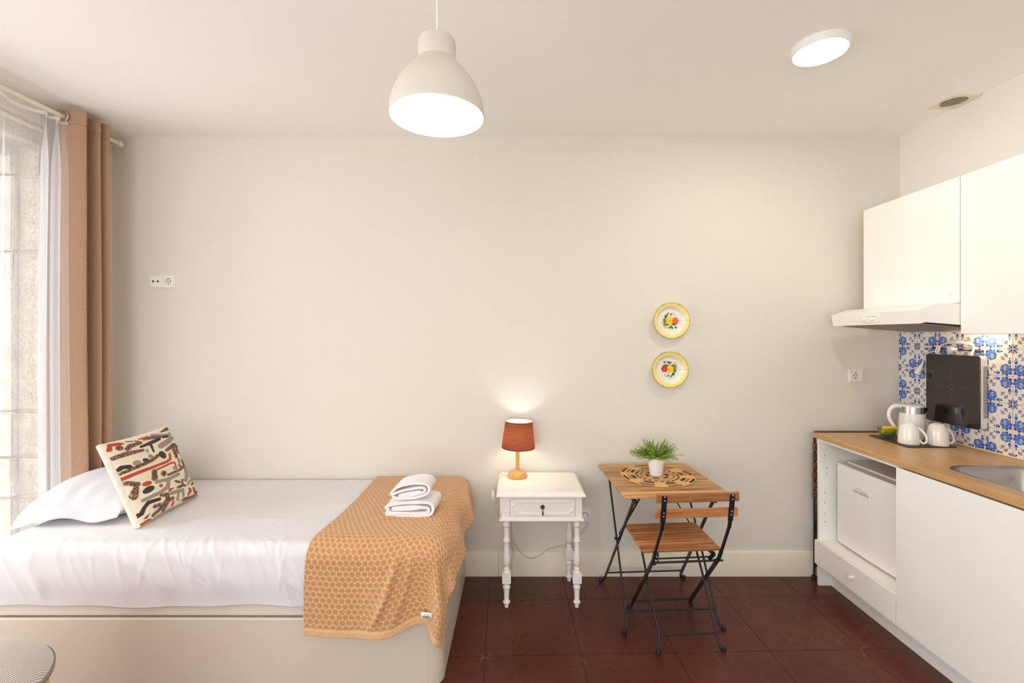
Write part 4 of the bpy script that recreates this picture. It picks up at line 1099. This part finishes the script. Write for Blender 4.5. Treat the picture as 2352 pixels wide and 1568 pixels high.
# seat slats: far edge .465 high, near edge .442
def cz(y): return .461+(y+.105)*.055
for k in range(5):
    y0 = -.125+k*.0575; y1 = y0+.0468
    m = MB(); z0, z1 = cz(y0), cz(y1); x_ = .195
    xs_ = -.018
    m.add([(xs_-x_, y0, z0-.014), (xs_+x_, y0, z0-.014), (xs_+x_, y1, z1-.014), (xs_-x_, y1, z1-.014), (xs_-x_, y0, z0), (xs_+x_, y0, z0), (xs_+x_, y1, z1), (xs_-x_, y1, z1)],
          [(0,3,2,1),(4,5,6,7),(0,1,5,4),(1,2,6,5),(2,3,7,6),(3,0,4,7)])
    part('slat', m, M_slatC, ch, bev=.004, seg=3)
for sx in (-1, 1):
    part('seat_rail', MB().bar((sx*.135, -.125, cz(-.125)-.026), (sx*.135, .145, cz(.145)-.026), .022, .004, (0, 0, 1)), M_black, ch)
# back slats
def bslat(z, y):
    return MB().box(-.180, .215, y-.004, y+.012, z-.041, z)
BSY = -.218
part('back_slat', bslat(.760, BSY), M_slatC, ch, bev=.003, seg=2); part('back_slat', bslat(.684, BSY+.012), M_slatC, ch, bev=.003, seg=2)
for sx in (-1, 1):
    xo = sx*.162; xu = xo+.018; yb = BSY-.0072
    # upright: flat strap behind the slats, twist, round bar to the seat, then flat bar to the far foot
    part('upright', MB().bar((xu, yb, .752), (xu-.003, yb+.016, .625), .024, .004, (1, 0, 0)).bar((xu-.003, yb+.016, .628), (xu-.004, yb+.024, .590), .014, .010, (1, 0, 0)).bar((xu-.004, yb+.022, .598), (xo+sx*.002, -.152, .455), .009, .012, (1, 0, 0))
         .bar((xo+sx*.002, -.154, .460), (xo+sx*.001, -.128, .408), .010, .016, (1, 0, 0)).bar((xo+sx*.001, -.130, .412), (xo, .178, .032), .006, .020, (1, 0, 0)), M_black, ch)
    for z_, yy in ((.748, yb), (.731, yb+.002), (.672, yb+.009), (.655, yb+.012)):
        part('screw', MB().lathe([(.0045, 0), (.004, -.0022), (.0001, -.003)], (xu-(.752-z_)*.02, yy-.0025, z_), 14, 'y'), M_chrome, ch)
    part('foot_bracket', MB().tube([(xo, .178, .034), (xo, .186, .016), (xo+sx*.008, .190, .010)], .006, 8), M_black, ch)
    part('foot_cap', MB().prism([(xo+sx*.012+.012*math.cos(a), .192+.012*math.sin(a)) for a in [PI*2*k/8+.39 for k in range(8)]], .0, .021), M_cap, ch, bev=.003)
    # front leg: under the seat's far edge to the near foot
    xi = sx*.146
    part('leg', MB().tube([(xi, .135, cz(.135)-.030), (xi, .0, .27), (sx*.1405, -.165, .045), (sx*.142, -.176, .022), (sx*.150, -.182, .012)], .0056, 10), M_black, ch)
    part('foot_cap', MB().prism([(sx*.158+.0125*math.cos(a), -.184+.0125*math.sin(a)) for a in [PI*2*k/8+.39 for k in range(8)]], .0, .022), M_cap, ch, bev=.003)
    part('pivot_plate', MB().bar((sx*.150, -.118, .432), (sx*.128, -.10, .394), .024, .004, (0, 1, 0)), M_black, ch)
part('stretcher', MB().tube([(-.160, .165, .050), (.160, .165, .050)], .0048, 8), M_black, ch)
part('stretcher', MB().tube([(-.141, -.150, .066), (.141, -.150, .066)], .0048, 8), M_black, ch)
part('pivot_rod', MB().tube([(-.170, -.118, .396), (.190, -.118, .396)], .0052, 10), M_black, ch)
part('pivot_rod', MB().tube([(-.150, -.088, .400), (.150, -.088, .400)], .0042, 8), M_black, ch)
for sx in (-1, 1):
    part('pivot_knob', MB().tube([(sx*.148, -.121, .396), (sx*.162, -.121, .396)], .0095, 12), M_black, ch)

# folded chair stored in the gap behind the kitchen cabinet
FL = (2.015, 2.825, 0); fc = thing('stored_folding_chair', 'dark slatted folding chair folded flat between the back wall and the kitchen unit', 'chair', FL)
part('back_slat', MB().box(-.198, .205, -.012, .004, .866, .9065), M_slatD, fc, bev=.003)
for k in range(6):
    z1 = .830-k*.0578
    part('slat' if k else 'back_slat', MB().box(-.207-.001*(k % 2), .205, -.014, .004, z1-.044, z1), M_slatD, fc, bev=.004)
for sx in (-1, 1):
    part('upright', MB().bar((sx*.188, .012, .89), (sx*.190, .012, .02), .012, .006, (0, 1, 0)), M_black, fc)
    part('leg', MB().tube([(sx*.175, .002, .50), (sx*.196, .002, .03)], .0055, 8), M_black, fc)
    part('foot_cap', MB().prism([(sx*.198+.014*math.cos(a), .002+.014*math.sin(a)) for a in [PI*2*k/8+.39 for k in range(8)]], .0, .022), M_cap, fc, bev=.003)
part('stretcher', MB().tube([(-.19, .002, .08), (.19, .002, .08)], .0045, 8), M_black, fc)

# ------------------------------------------------------------------ kitchen base units
K0 = (2.09, 2.47, 0); ku = thing('fridge_cabinet', 'open white base cabinet with a low drawer holding the small fridge', 'cabinet', K0)
def kb_(name, b, m=M_lam, bev=.0008, parent=None, **k): return part(name, MB().box(*b), m, parent or ku, off=K0, bev=bev, **k)
FX = 1.800
kb_('side_panel', (FX, XR-.01, 2.754, 2.770, .0, .879)); kb_('side_panel', (FX, XR-.01, 2.176, 2.192, .11, .879))
kb_('back_panel', (XR-.018, XR-.011, 2.193, 2.753, .11, .878)); kb_('top_rail', (FX, FX+.06, 2.193, 2.753, .862, .878))
kb_('shelf', (FX+.001, XR-.02, 2.193, 2.753, .256, .272)); kb_('bottom_board', (FX+.001, XR-.02, 2.193, 2.753, .11, .126))
kb_('plinth', (1.874, 1.888, 2.1755, 2.753, .0, .109), bev=0)
dk = kb_('drawer', (1.782, 1.7985, 2.178, 2.768, .132, .271), bev=.0012)
part('knob', MB().lathe([(.007, .0), (.0065, -.012), (.010, -.016), (.0105, -.021), (.007, -.0225), (.0001, -.0225)], (1.782-K0[0], 2.457-K0[1], .205), 20, 'x'), M_white, dk)
pg = MB()
for z, r_i in ((.845, 0), (.812, 0), (.777, 1), (.700, 0), (.668, 0), (.555, 1), (.495, 1), (.43, 1), (.38, 1)):
    pg.lathe([(.0026, 0), (.0026, -.0004)], (FX+(.046 if r_i == 0 else .033), 2.7539, z), 10, 'y')
part('peg_holes', pg, M_dark, ku, off=K0)

fr = thing('mini_fridge', 'small white table-top fridge standing in the open cabinet below the worktop', 'fridge', (2.12, 2.485, .272)); fo = fr.location
part('fridge_body', MB().box(1.934, 2.34, 2.250, 2.720, .284, .738), M_white, fr, off=fo, bev=.004)
fd = part('fridge_door', MB().prism([(1.884, 2.252), (1.879, 2.36), (1.877, 2.485), (1.879, 2.61), (1.884, 2.718), (1.926, 2.718), (1.926, 2.252)], .285, .736, 'z'), M_white, fr, off=fo, bev=.003)
part('door_cap', MB().prism([(1.882, 2.252), (1.877, 2.36), (1.875, 2.485), (1.877, 2.61), (1.882, 2.718), (1.926, 2.718), (1.926, 2.252)], .7365, .745, 'z'), M_white, fd, off=fo, bev=.002)
part('door_gasket', MB().box(1.9262, 1.9338, 2.256, 2.714, .290, .728), mat('grey_gasket', (150, 146, 140), .7), fr, off=fo)
part('worktop_lid', MB().box(1.945, 2.345, 2.248, 2.722, .7385, .750), M_white, fr, off=fo, bev=.003)
for y in (2.29, 2.68): part('foot', MB().lathe([(.014, 0), (.016, .012)], (1.97-fo[0], y-fo[1], 0), 14), M_cap, fr); part('foot', MB().lathe([(.014, 0), (.016, .012)], (2.3-fo[0], y-fo[1], 0), 14), M_cap, fr)
Lm = lambda y, z: frame((1.8762-fo[0], y-fo[1], z-fo[2]), (0, -1, 0), (0, 0, 1))
text('logo_lettering', 'ELECTROLIDA', .0185, Lm(2.522, .626), M_logo, fd, sx=.95)
part('logo_mark', MB().tube([(1.8765-fo[0], 2.560-fo[1], .640-fo[2]), (1.8765-fo[0], 2.530-fo[1], .646-fo[2]), (1.8765-fo[0], 2.482-fo[1], .636-fo[2])], .0011, 6), M_logo, fd)

K1 = (2.09, 1.75, 0); sk_ = thing('sink_cabinet', 'white base cabinet with one large plain door under the sink', 'cabinet', K1)
for b in ((FX, XR-.01, 2.1585, 2.1745, .11, .879), (FX, XR-.01, 1.352, 1.368, .11, .879), (XR-.018, XR-.011, 1.37, 2.157, .11, .878), (FX+.001, XR-.02, 1.37, 2.157, .11, .126)):
    part('carcass_panel', MB().box(*b), M_lam, sk_, off=K1, bev=.0008)
part('plinth', MB().box(1.874, 1.888, 1.352, 2.175, .0, .109), M_lam, sk_, off=K1)
part('door', MB().box(1.782, 1.7985, 1.355, 2.173, .132, .872), M_lam, sk_, off=K1, bev=.0012)

# worktop with sink cut-out
WX0, WX1, WY0, WY1, WZ0, WZ1 = 1.780, XR-.001, 1.30, 2.776, .879, .907
hole = rrect(1.885, 2.262, 1.52, 2.050, .085, 8)
wm = MB()
outer = []
for x, y in hole:   # project hole points radially to the rectangle
    outer.append((x, y))
n_ = len(hole)
bm = bmesh.new()
ov_ = [bm.verts.new((x, y, WZ1)) for x, y in ((WX0, WY0), (WX1, WY0), (WX1, WY1), (WX0, WY1))]
hv = [bm.verts.new((x, y, WZ1)) for x, y in hole]
es = [bm.edges.new((ov_[i], ov_[(i+1) % 4])) for i in range(4)]+[bm.edges.new((hv[i], hv[(i+1) % n_])) for i in range(n_)]
bmesh.ops.triangle_fill(bm, use_beauty=True, use_dissolve=False, edges=es)
bm.faces.ensure_lookup_table()
# remove any face filling the hole
for f in list(bm.faces):
    c_ = f.calc_center_median()
    if all(v in hv for v in f.verts) and 1.90 < c_.x < 2.25 and 1.54 < c_.y < 2.03: bm.faces.remove(f)
ex = bmesh.ops.extrude_face_region(bm, geom=list(bm.faces)); 
for e in ex['geom']:
    if isinstance(e, bmesh.types.BMVert): e.co.z = WZ0
bmesh.ops.recalc_face_normals(bm, faces=bm.faces)
me = bpy.data.meshes.new('worktop'); bm.to_mesh(me); bm.free(); me.materials.append(M_counter)
wt = bpy.data.objects.new('worktop', me); C.objects.link(wt)
tag(wt, 'oak-look laminate kitchen worktop with a sink cut-out along the right wall', 'worktop')
bv_ = wt.modifiers.new('bevel', 'BEVEL'); bv_.width = .0015; bv_.segments = 2; bv_.limit_method = 'ANGLE'

# sink
SKL = (2.07, 1.785, .907); sink = thing('sink', 'inset stainless steel sink with rounded corners in the oak worktop', 'sink', SKL)
def rr3(i, z, r): return [(x-SKL[0], y-SKL[1], z-SKL[2]) for x, y in rrect(1.885+i, 2.262-i, 1.52+i, 2.050-i, r, 8)]
loops = [rr3(-.012, .9072, .095), rr3(-.011, .9100, .094), rr3(-.004, .9110, .088), rr3(.004, .9085, .082), rr3(.014, .9050, .075), rr3(.018, .898, .072), rr3(.030, .80, .062), rr3(.040, .770, .055), rr3(.060, .762, .045)]
m = MB(); nl = len(loops[0]); vs = [p for l in loops for p in l]; fs = []
for i in range(len(loops)-1):
    for j in range(nl): fs.append((i*nl+j, i*nl+(j+1) % nl, (i+1)*nl+(j+1) % nl, (i+1)*nl+j))
m.add(vs, fs, True); m.f.append(tuple((len(loops)-1)*nl+j for j in range(nl))); m.sm.append(False)
part('basin', m, M_steel, sink)
part('drain', MB().lathe([(.035, 0), (.033, .003), (.02, .001), (.0001, .001)], (0, 0, .762-.907), 24), M_steel, sink)

# ------------------------------------------------------------------ upper cabinets
UX = 2.068
UA = (2.22, 2.458, 1.64); ua = thing('wall_cabinet', 'white wall cabinet above the extractor hood, with a small knob', 'cabinet', UA)
def cabinet(t, L, y0, y1, z0, z1, knob=None):
    x0 = UX+.0175
    for b in ((x0, XR-.001, y0, y0+.016, z0, z1), (x0, XR-.001, y1-.016, y1, z0, z1), (x0, XR-.001, y0+.0162, y1-.0162, z0, z0+.016), (x0, XR-.001, y0+.0162, y1-.0162, z1-.016, z1), (XR-.008, XR-.001, y0+.0162, y1-.0162, z0+.0162, z1-.0162)):
        part('carcass_panel', MB().box(*b), M_lam, t, off=L, bev=.0006)
    d_ = part('door', MB().box(UX, UX+.0165, y0+.0015, y1-.0005, z0+.002, z1), M_lam, t, off=L, bev=.0012)
    if knob: part('knob', MB().lathe([(.0065, .0), (.006, -.012), (.009, -.016), (.0095, -.021), (.006, -.0225), (.0001, -.0225)], (UX-L[0], knob[0]-L[1], knob[1]-L[2]), 20, 'x'), M_white, d_)
cabinet(ua, UA, 2.158, 2.758, 1.641, 2.234, (2.196, 1.692))
UB = (2.22, 1.85, 1.495); ub = thing('wall_cabinet', 'taller plain white wall cabinet at the right edge, above the sink', 'cabinet', UB)
cabinet(ub, UB, 1.550, 2.1545, 1.495, 2.234)

# hood
HL = (2.1, 2.458, 1.60); hood = thing('extractor_hood', 'slim white extractor hood under the wall cabinet', 'hood', HL)
def hprof(pts, y0, y1): return MB().prism([(x, z) for x, z in pts], y0, y1, 'y')
hp = [(1.874, 1.610), (1.963, 1.6395), (XR-.002, 1.6395), (XR-.002, 1.506), (2.34, 1.507), (2.33, 1.520), (1.91, 1.552), (1.886, 1.545)]
part('hood_body', hprof(hp, 2.158, 2.757), M_white, hood, off=HL, bev=.0012)
# grease filter and lens in the recess
def hz(x): return 1.545-(x-1.886)*.084
part('grease_filter', MB().add([(x, y, hz(x)+dz) for dz in (.0, .004) for x, y in ((1.93, 2.19), (2.30, 2.19), (2.30, 2.73), (1.93, 2.73))], [(0,1,2,3),(4,7,6,5),(0,4,5,1),(1,5,6,2),(2,6,7,3),(3,7,4,0)]), mat('filter_mesh', (150, 140, 125), .5, metal=.4, var=.4, vscale=300), hood, off=HL)
# control panel strip
cpn = rrect(2.392, 2.548, 1.558, 1.598, .0195, 8)
def onface(y, z, d=0): return (1.874+(1.610-z)*.1846-d, y, z)
m = MB(); n_ = len(cpn); m.add([onface(y, z, .0) for y, z in cpn]+[onface(y, z, .0025) for y, z in cpn], [(i, (i+1) % n_, n_+(i+1) % n_, n_+i) for i in range(n_)]); m.f.append(tuple(range(n_, 2*n_))); m.sm.append(False)
cpo = part('control_panel', m, M_white, hood, off=HL, bev=.0008)
for y in (2.50, 2.443):
    p = onface(y, 1.576, .0025)
    part('control_knob', MB().lathe([(.0085, 0), (.008, -.007), (.006, -.009), (.0001, -.009)], (p[0]-HL[0], p[1]-HL[1], p[2]-HL[2]), 20, 'x'), M_white, cpo)
for y, w2 in ((2.52, .003), (2.462, .003), (2.43, .016)):
    p = onface(y, 1.590, .0027)
    part('dial_marks', MB().box(p[0]-HL[0], p[0]-HL[0]+.0008, y-w2-HL[1], y+w2-HL[1], 1.589-HL[2], 1.5912-HL[2]), M_mark, cpo)
hl = part('hood_lamp', MB().lathe([(.022, .0), (.022, .006)], (2.318-HL[0], 2.33-HL[1], 1.5005-HL[2]), 20), mat('hood_lamp_lens', (255, 240, 210), .4, emit=(1, .8, .5), estr=3), hood)
l2 = spotlight('hood_lamp_light', (0, 0, 0), 1.1, (1, .70, .40), .018); l2.parent = hood; l2.location = (2.318-HL[0], 2.315-HL[1], 1.490-HL[2])

# ------------------------------------------------------------------ worktop objects
# tray
TR = (2.155, 2.54, .9075); a0 = .05
tr = part('serving_tray', MB().prism([(2.030, 2.398), (2.285, 2.402), (2.292, 2.690), (2.048, 2.688)], .9075, .9125), M_tray, None, bev=.001)
tag(tr, 'flat black slate tray under the kettle and mugs on the worktop', 'tray')
TZ = .913
# kettle
KL = (2.222, 2.600, TZ); ke = thing('electric_kettle', 'white electric kettle with a steel collar and looped handle on the black tray', 'kettle', KL)
part('kettle_base', MB().lathe([(.0001, 0), (.078, 0), (.080, .004), (.080, .014), (.076, .016), (.0001, .016)], (0, 0, 0), 40), M_plastic, ke)
part('body', MB().lathe([(.0001, .0165), (.079, .017), (.0795, .03), (.077, .07), (.0725, .115), (.0695, .140), (.0685, .142)], (0, 0, 0), 44, cap=(True, False)), M_plastic, ke)
part('collar', MB().lathe([(.0685, .1415), (.0675, .160), (.0660, .178)], (0, 0, 0), 44, cap=(False, False)), M_steel, ke, label='brushed steel collar')
part('lid', MB().lathe([(.0665, .178), (.067, .182), (.062, .187), (.03, .190), (.0001, .190)], (0, 0, 0), 44, cap=(True, False)), M_plastic, ke)
sd_ = Vector((.98, -.2, 0)).normalized(); sn = Vector((-sd_.y, sd_.x, 0))
m = MB(); b = sd_*.060
vs = [b+sn*.030+Vector((0,0,.176)), b-sn*.030+Vector((0,0,.176)), sd_*.105+Vector((0,0,.174)), b+sd_*.008+Vector((0,0,.118))]
part('spout', m.add(vs, [(0, 2, 1), (0, 3, 2), (1, 2, 3), (0, 1, 3)]), M_steel, ke, bev=.001, label='steel pouring lip')
hd = -sd_
hpts = [hd*.066+Vector((0,0,.176)), hd*.095+Vector((0,0,.180)), hd*.125+Vector((0,0,.168)), hd*.142+Vector((0,0,.140)), hd*.140+Vector((0,0,.110)), hd*.122+Vector((0,0,.078)), hd*.098+Vector((0,0,.050)), hd*.074+Vector((0,0,.034))]
hh = [tuple(p) for p in cat([np.array(p) for p in hpts], 5)]
part('handle', MB().tube(hh, [.0125-.004*abs(i/len(hh)-.2) for i in range(len(hh))], 14), M_plastic, ke)
ke.scale = (.80, .80, 1.0)
# mugs upside down
def mug(L, label, rz):
    t = thing('mug', label, 'mug', L, rz)
    part('mug_body', MB().lathe([(.0545, .0), (.0565, .0008), (.0572, .004), (.056, .030), (.0525, .062), (.0475, .085), (.041, .100), (.036, .104), (.034, .1085), (.032, .1085), (.0315, .105), (.0001, .105)], (0, 0, 0), 44, cap=(False, False)), M_mug, t)
    hp_ = [(.044, 0, .088), (.060, 0, .080), (.078, 0, .060), (.088, 0, .036), (.084, 0, .016), (.070, 0, .009), (.060, 0, .016), (.054, 0, .026)]
    pp = [tuple(p) for p in cat([np.array(p) for p in hp_], 5)]
    part('handle', MB().tube(pp, [.0062]*len(pp), 12), M_mug, t)
    t.scale = (.83, .83, 1)
    return t
mug((2.095, 2.472, TZ), 'white mug standing upside down on the tray, left of the other mug', -.8)
mug((2.222, 2.442, TZ), 'white mug standing upside down on the tray, nearer the patterned tiles', -.2)
# green glass bowl with yellow packets
BL = (2.096, 2.612, TZ); bw = thing('glass_bowl', 'small green glass bowl holding yellow packets on the tray', 'bowl', BL)
def glass_mat():
    m = bpy.data.materials.new('green_glass'); T = NT(m)
    g1 = T.n('ShaderNodeBsdfGlossy'); g1.inputs['Roughness'].default_value = .03; tr_ = T.n('ShaderNodeBsdfTransparent'); tr_.inputs[0].default_value = (*lin((228, 242, 222)), 1)
    lw = T.n('ShaderNodeLayerWeight'); lw.inputs[0].default_value = .25; mx = T.n('ShaderNodeMixShader')
    v = T.obj(); n0 = T.noise(v, 40, 2); T.l(T.bump(n0, .1, .001), g1.inputs['Normal'])
    T.l(lw.outputs['Facing'], mx.inputs[0]); T.l(tr_.outputs[0], mx.inputs[1]); T.l(g1.outputs[0], mx.inputs[2]); T.l(mx.outputs[0], T.out.inputs['Surface']); return m
part('bowl_wall', MB().lathe([(.0001, .0), (.018, .0005), (.033, .010), (.045, .027), (.0525, .048), (.0545, .062), (.0520, .062), (.050, .048), (.0425, .029), (.031, .014), (.017, .006), (.0001, .005)], (0, 0, 0), 40), glass_mat(), bw)
bw.scale = (.88, .88, .88)
def packet(c, d_, rot, label, txt=False):
    m = MB().cbox((0, 0, 0), d_); t = part('sugar_packet', m, M_yellow, None, bev=.002)
    t.location = c; t.rotation_euler = rot; tag(t, label, 'packet', None)
    if txt: text('packet_lettering', 'LA PLANTA', .0085, frame((0, -d_[1]/2-.0004, .001), (1, 0, 0), (0, 0, 1)), M_text, t)
    return t
packet((2.092, 2.594, TZ+.051), (.074, .011, .030), (.05, 0, -.02), 'upright yellow packet with small dark lettering in the green glass bowl', True)
packet((2.098, 2.622, TZ+.030), (.062, .014, .022), (.05, .05, .1), 'plain yellow packet lying low in the green glass bowl behind the lettered one')

# induction hob hung on the tiles
IL = (2.34, 2.475, 1.20); ih = thing('portable_hob', 'portable black glass induction hob hung upright on the blue patterned tiles', 'hob', IL, 0)
hob_t = Matrix.Translation(Vector(IL)) @ Matrix.Rotation(math.radians(1.0), 4, 'X')
def hob_box(poly, x0, x1): return MB().prism(poly, x0, x1, 'x')
pb = rrect(-.152, .152, -.185, .185, .016, 6)
part('hob_casing', hob_box(pb, -.010, .026), mat('hob_white_casing', (232, 226, 216), .4), ih, bev=.002)
gl = part('glass_plate', hob_box(rrect(-.154, .150, -.186, .186, .014, 6), -.0165, -.0102), M_glass_black, ih, bev=.0008)
for k in range(36):
    z = -.125+k*.0073
for k in range(36):
    z = -.125+k*.0073
    part('vent_slit', MB().box(.004, .0262, -.1528, -.1515, z-.0014, z+.0014), M_dark, ih)
mk = MB(); mk.tube([(-.0167, .0+.013*math.cos(a), .015+.013*math.sin(a)) for a in [2*PI*k/28 for k in range(28)]], .0006, 5, closed=True)
for (y0, z0, y1, z1) in ((0, .055, 0, .105), (0, -.025, 0, -.075), (.035, .015, .080, .015), (-.035, .015, -.085, .015)):
    mk.tube([(-.0167, y0, z0), (-.0167, y1, z1)], .0005, 5)
part('zone_marking', mk, M_mark, gl)
ih.rotation_euler = (0, 0, 0)
# rail with hooks and coiled lead
RL = (2.352, 2.485, 1.414); rl = thing('utensil_rail', 'thin brass rail with white end hooks on the tiles above the portable hob', 'rail', RL)
part('rail_bar', MB().tube([(0, .125, .006), (0, -.125, -.006)], .0028, 10), M_brass, rl)
for y in (.125, -.122): part('end_clip', MB().tube([(.018, y, .006*np.sign(y)), (-.004, y, .006*np.sign(y))], .0055, 12), M_brass, rl)
part('centre_knob', MB().tube([(.0, -.012, .002), (-.028, -.006, .004)], .0095, 16).lathe([(.013, 0), (.013, .004)], (-.032, -.005, .004), 20, 'x'), M_plastic, rl)
cb_ = []
for k in range(0, 3*24+1):
    a = PI*.85-2*PI*k/24; w_ = .10+.008*math.sin(k*.37); h_ = .034+.006*math.sin(k*.23)
    cb_.append((2.350-.006*(k/24)+.006*math.sin(a*3), 2.470-w_*math.cos(a)*1.0, 1.408+h_*math.sin(a)+(.012 if math.sin(a) > 0 else -.004)*1))
tail = [(2.338, 2.560, 1.405), (2.338, 2.60, 1.400), (2.34, 2.640, 1.385), (2.344, 2.663, 1.350), (2.346, 2.672, 1.330)]
pts = [tuple(p) for p in cat([np.array(p) for p in cb_[::3]+tail], 5)]
cbl = part('power_lead', MB().tube(pts, .0034, 8), M_cable, None)
tag(cbl, 'white power lead coiled over the brass rail, its plug hanging left of the portable hob', 'cable')
part('plug', MB().tube([(2.346, 2.671, 1.332), (2.345, 2.684, 1.308), (2.343, 2.700, 1.276), (2.342, 2.704, 1.268)], [.004, .010, .015, .016], 14).tube([(2.342, 2.703, 1.270), (2.341, 2.712, 1.252)], .0022, 6), M_plastic, cbl)

# ------------------------------------------------------------------ lamps on the ceiling
# pendant
px0, py0 = -.250, 1.45
PD = (px0, py0, 2.174); pend = thing('pendant_lamp', 'dome pendant lamp in off-white enamel hanging from the ceiling, lit', 'lamp', PD)
prof = [(.1476, .0), (.1478, .004), (.1440, .040), (.1330, .074), (.1180, .103), (.0930, .136), (.0700, .162), (.0590, .174), (.0586, .180), (.0586, .226), (.0550, .240), (.0440, .247), (.0001, .249)]
prof_in = [(.1462, .0), (.1463, .004), (.1425, .040), (.1315, .074), (.1165, .102), (.0915, .135), (.0685, .160), (.0570, .176), (.0570, .226), (.0001, .232)]
part('outer_shade', MB().lathe(prof, (0, 0, 0), 72, cap=(False, False)), M_shade, pend, recalc=False)
part('inner_shade', MB().lathe(prof_in, (0, 0, 0), 72, cap=(False, False)), M_inside, pend, recalc=False)
part('rim', MB().tube([(.147*math.cos(a), .147*math.sin(a), 0) for a in [2*PI*k/72 for k in range(72)]], .0016, 8, closed=True), mat('pendant_rim', (232, 214, 182), .5), pend)
part('bulb', MB().lathe([(.0001, .030), (.025, .036), (.042, .058), (.047, .082), (.040, .108), (.024, .132), (.016, .160), (.016, .20)], (0, 0, 0), 28), mat('pendant_bulb_glow', (255, 250, 240), .5, emit=(1, .95, .88), estr=38), pend, label='glowing globe bulb')
part('flex', MB().tube([(0, 0, .248), (0, 0, H-PD[2]-.001)], .0026, 8), M_plastic, pend)
part('ceiling_rose', MB().lathe([(.045, 0), (.05, -.02), (.03, -.028), (.0001, -.028)], (0, 0, H-PD[2]-.001), 28), M_plastic, pend)
text('shade_lettering', 'E27 MAX 60W', .012, frame((-.0895, .1045, .020), (.758, .652, 0), (0, 0, 1)), mat('faint_ink', (240, 220, 180), .6), pend)

# flush LED disc
DL = (1.289, 1.965, H); dl = thing('ceiling_light', 'flat round white flush ceiling light, lit, near the kitchen', 'ceiling light', DL)
part('casing', MB().lathe([(.108, -.0005), (.110, -.004), (.110, -.026), (.107, -.031), (.1005, -.032), (.1005, -.028), (.0001, -.028)], (0, 0, 0), 56, cap=(True, False)), M_plastic, dl)
part('diffuser', MB().lathe([(.1, -.0285), (.1, -.0325), (.09, -.034), (.0001, -.0345)], (0, 0, 0), 56), M_led, dl, label='glowing round diffuser')

# vent grille
VL = (2.298, 2.432, H); vt = thing('vent_grille', 'small square ceiling vent with a round slatted grille in the far right corner', 'vent', VL)
m = holed_face(0, 0, .077, .056, -.006, 0, 48); m.v = [(v[0], v[2], v[1]) for v in m.v]
part('vent_frame', m, M_vent, vt, bev=.0008)
part('duct', MB().lathe([(.056, -.0006), (.0001, -.0006)], (0, 0, 0), 40), M_dark, vt)
for k in range(7):
    x = -.042+k*.014; hw = math.sqrt(.055**2-x*x)
    part('slat', MB().bar((x, -hw, -.005), (x, hw, -.005), .0125, .0014, (1, 0, .38)), M_vent, vt)

# ------------------------------------------------------------------ stool with a perforated top, bottom left
SL = (-1.505, 1.165, 0); stl = thing('perforated_stool', 'round stool with a perforated white dome top and pale wood body before the bed', 'stool', SL)
SZ = .562; R_ = .240
def dome(R0, hgt, r, a):
    return (R0*r*math.cos(a), R0*r*math.sin(a), SZ+hgt*(1-r**3.2)**.75)
# small holes of the top: their darkness is painted as dots, with a bump
def perf_mat():
    m = bpy.data.materials.new('perforated_white_metal'); T = NT(m)
    tc = T.n('ShaderNodeTexCoord'); sp = T.n('ShaderNodeSeparateXYZ'); T.l(tc.outputs['Object'], sp.inputs[0])
    def pp(o_):
        a = T.n('ShaderNodeMath', operation='MULTIPLY'); T.l(o_, a.inputs[0]); a.inputs[1].default_value = 1/.0046
        f = T.n('ShaderNodeMath', operation='FRACT'); T.l(a.outputs[0], f.inputs[0])
        s_ = T.n('ShaderNodeMath', operation='SUBTRACT'); T.l(f.outputs[0], s_.inputs[0]); s_.inputs[1].default_value = .5
        p_ = T.n('ShaderNodeMath', operation='POWER')
        ab = T.n('ShaderNodeMath', operation='ABSOLUTE'); T.l(s_.outputs[0], ab.inputs[0]); T.l(ab.outputs[0], p_.inputs[0]); p_.inputs[1].default_value = 2
        return p_.outputs[0]
    ad = T.n('ShaderNodeMath', operation='ADD'); T.l(pp(sp.outputs[0]), ad.inputs[0]); T.l(pp(sp.outputs[1]), ad.inputs[1])
    lt = T.n('ShaderNodeMath', operation='LESS_THAN'); T.l(ad.outputs[0], lt.inputs[0]); lt.inputs[1].default_value = .066
    mx = T.n('ShaderNodeMix', data_type='RGBA'); T.l(lt.outputs[0], mx.inputs[0]); mx.inputs[6].default_value = (*lin((226, 216, 210)), 1); mx.inputs[7].default_value = (*lin((52, 42, 38)), 1)
    T.l(mx.outputs[2], T.p.inputs['Base Color']); T.p.inputs['Roughness'].default_value = .35
    inv = T.n('ShaderNodeMath', operation='SUBTRACT'); inv.inputs[0].default_value = 1; T.l(lt.outputs[0], inv.inputs[1])
    T.l(T.bump(inv.outputs[0], .6, .002), T.p.inputs['Normal']); return m
rows = []
for r in np.linspace(0, 1, 40): rows.append([dome(R_, .07, r, a) for a in np.linspace(0, 2*PI, 97)])
part('perforated_top', MB().grid(np.array(rows)), perf_mat(), stl, recalc=True)
part('grey_rim', MB().lathe([(.241, SZ), (.244, SZ-.003), (.243, SZ-.014), (.238, SZ-.016), (.0001, SZ-.016)], (0, 0, 0), 96, cap=(False, False)), M_rimgrey, stl)
part('wood_body', MB().lathe([(.19, .0), (.205, .02), (.226, .35), (.232, SZ-.017), (.0001, SZ-.0165)], (0, 0, 0), 96, cap=(True, False)), M_binwood, stl)
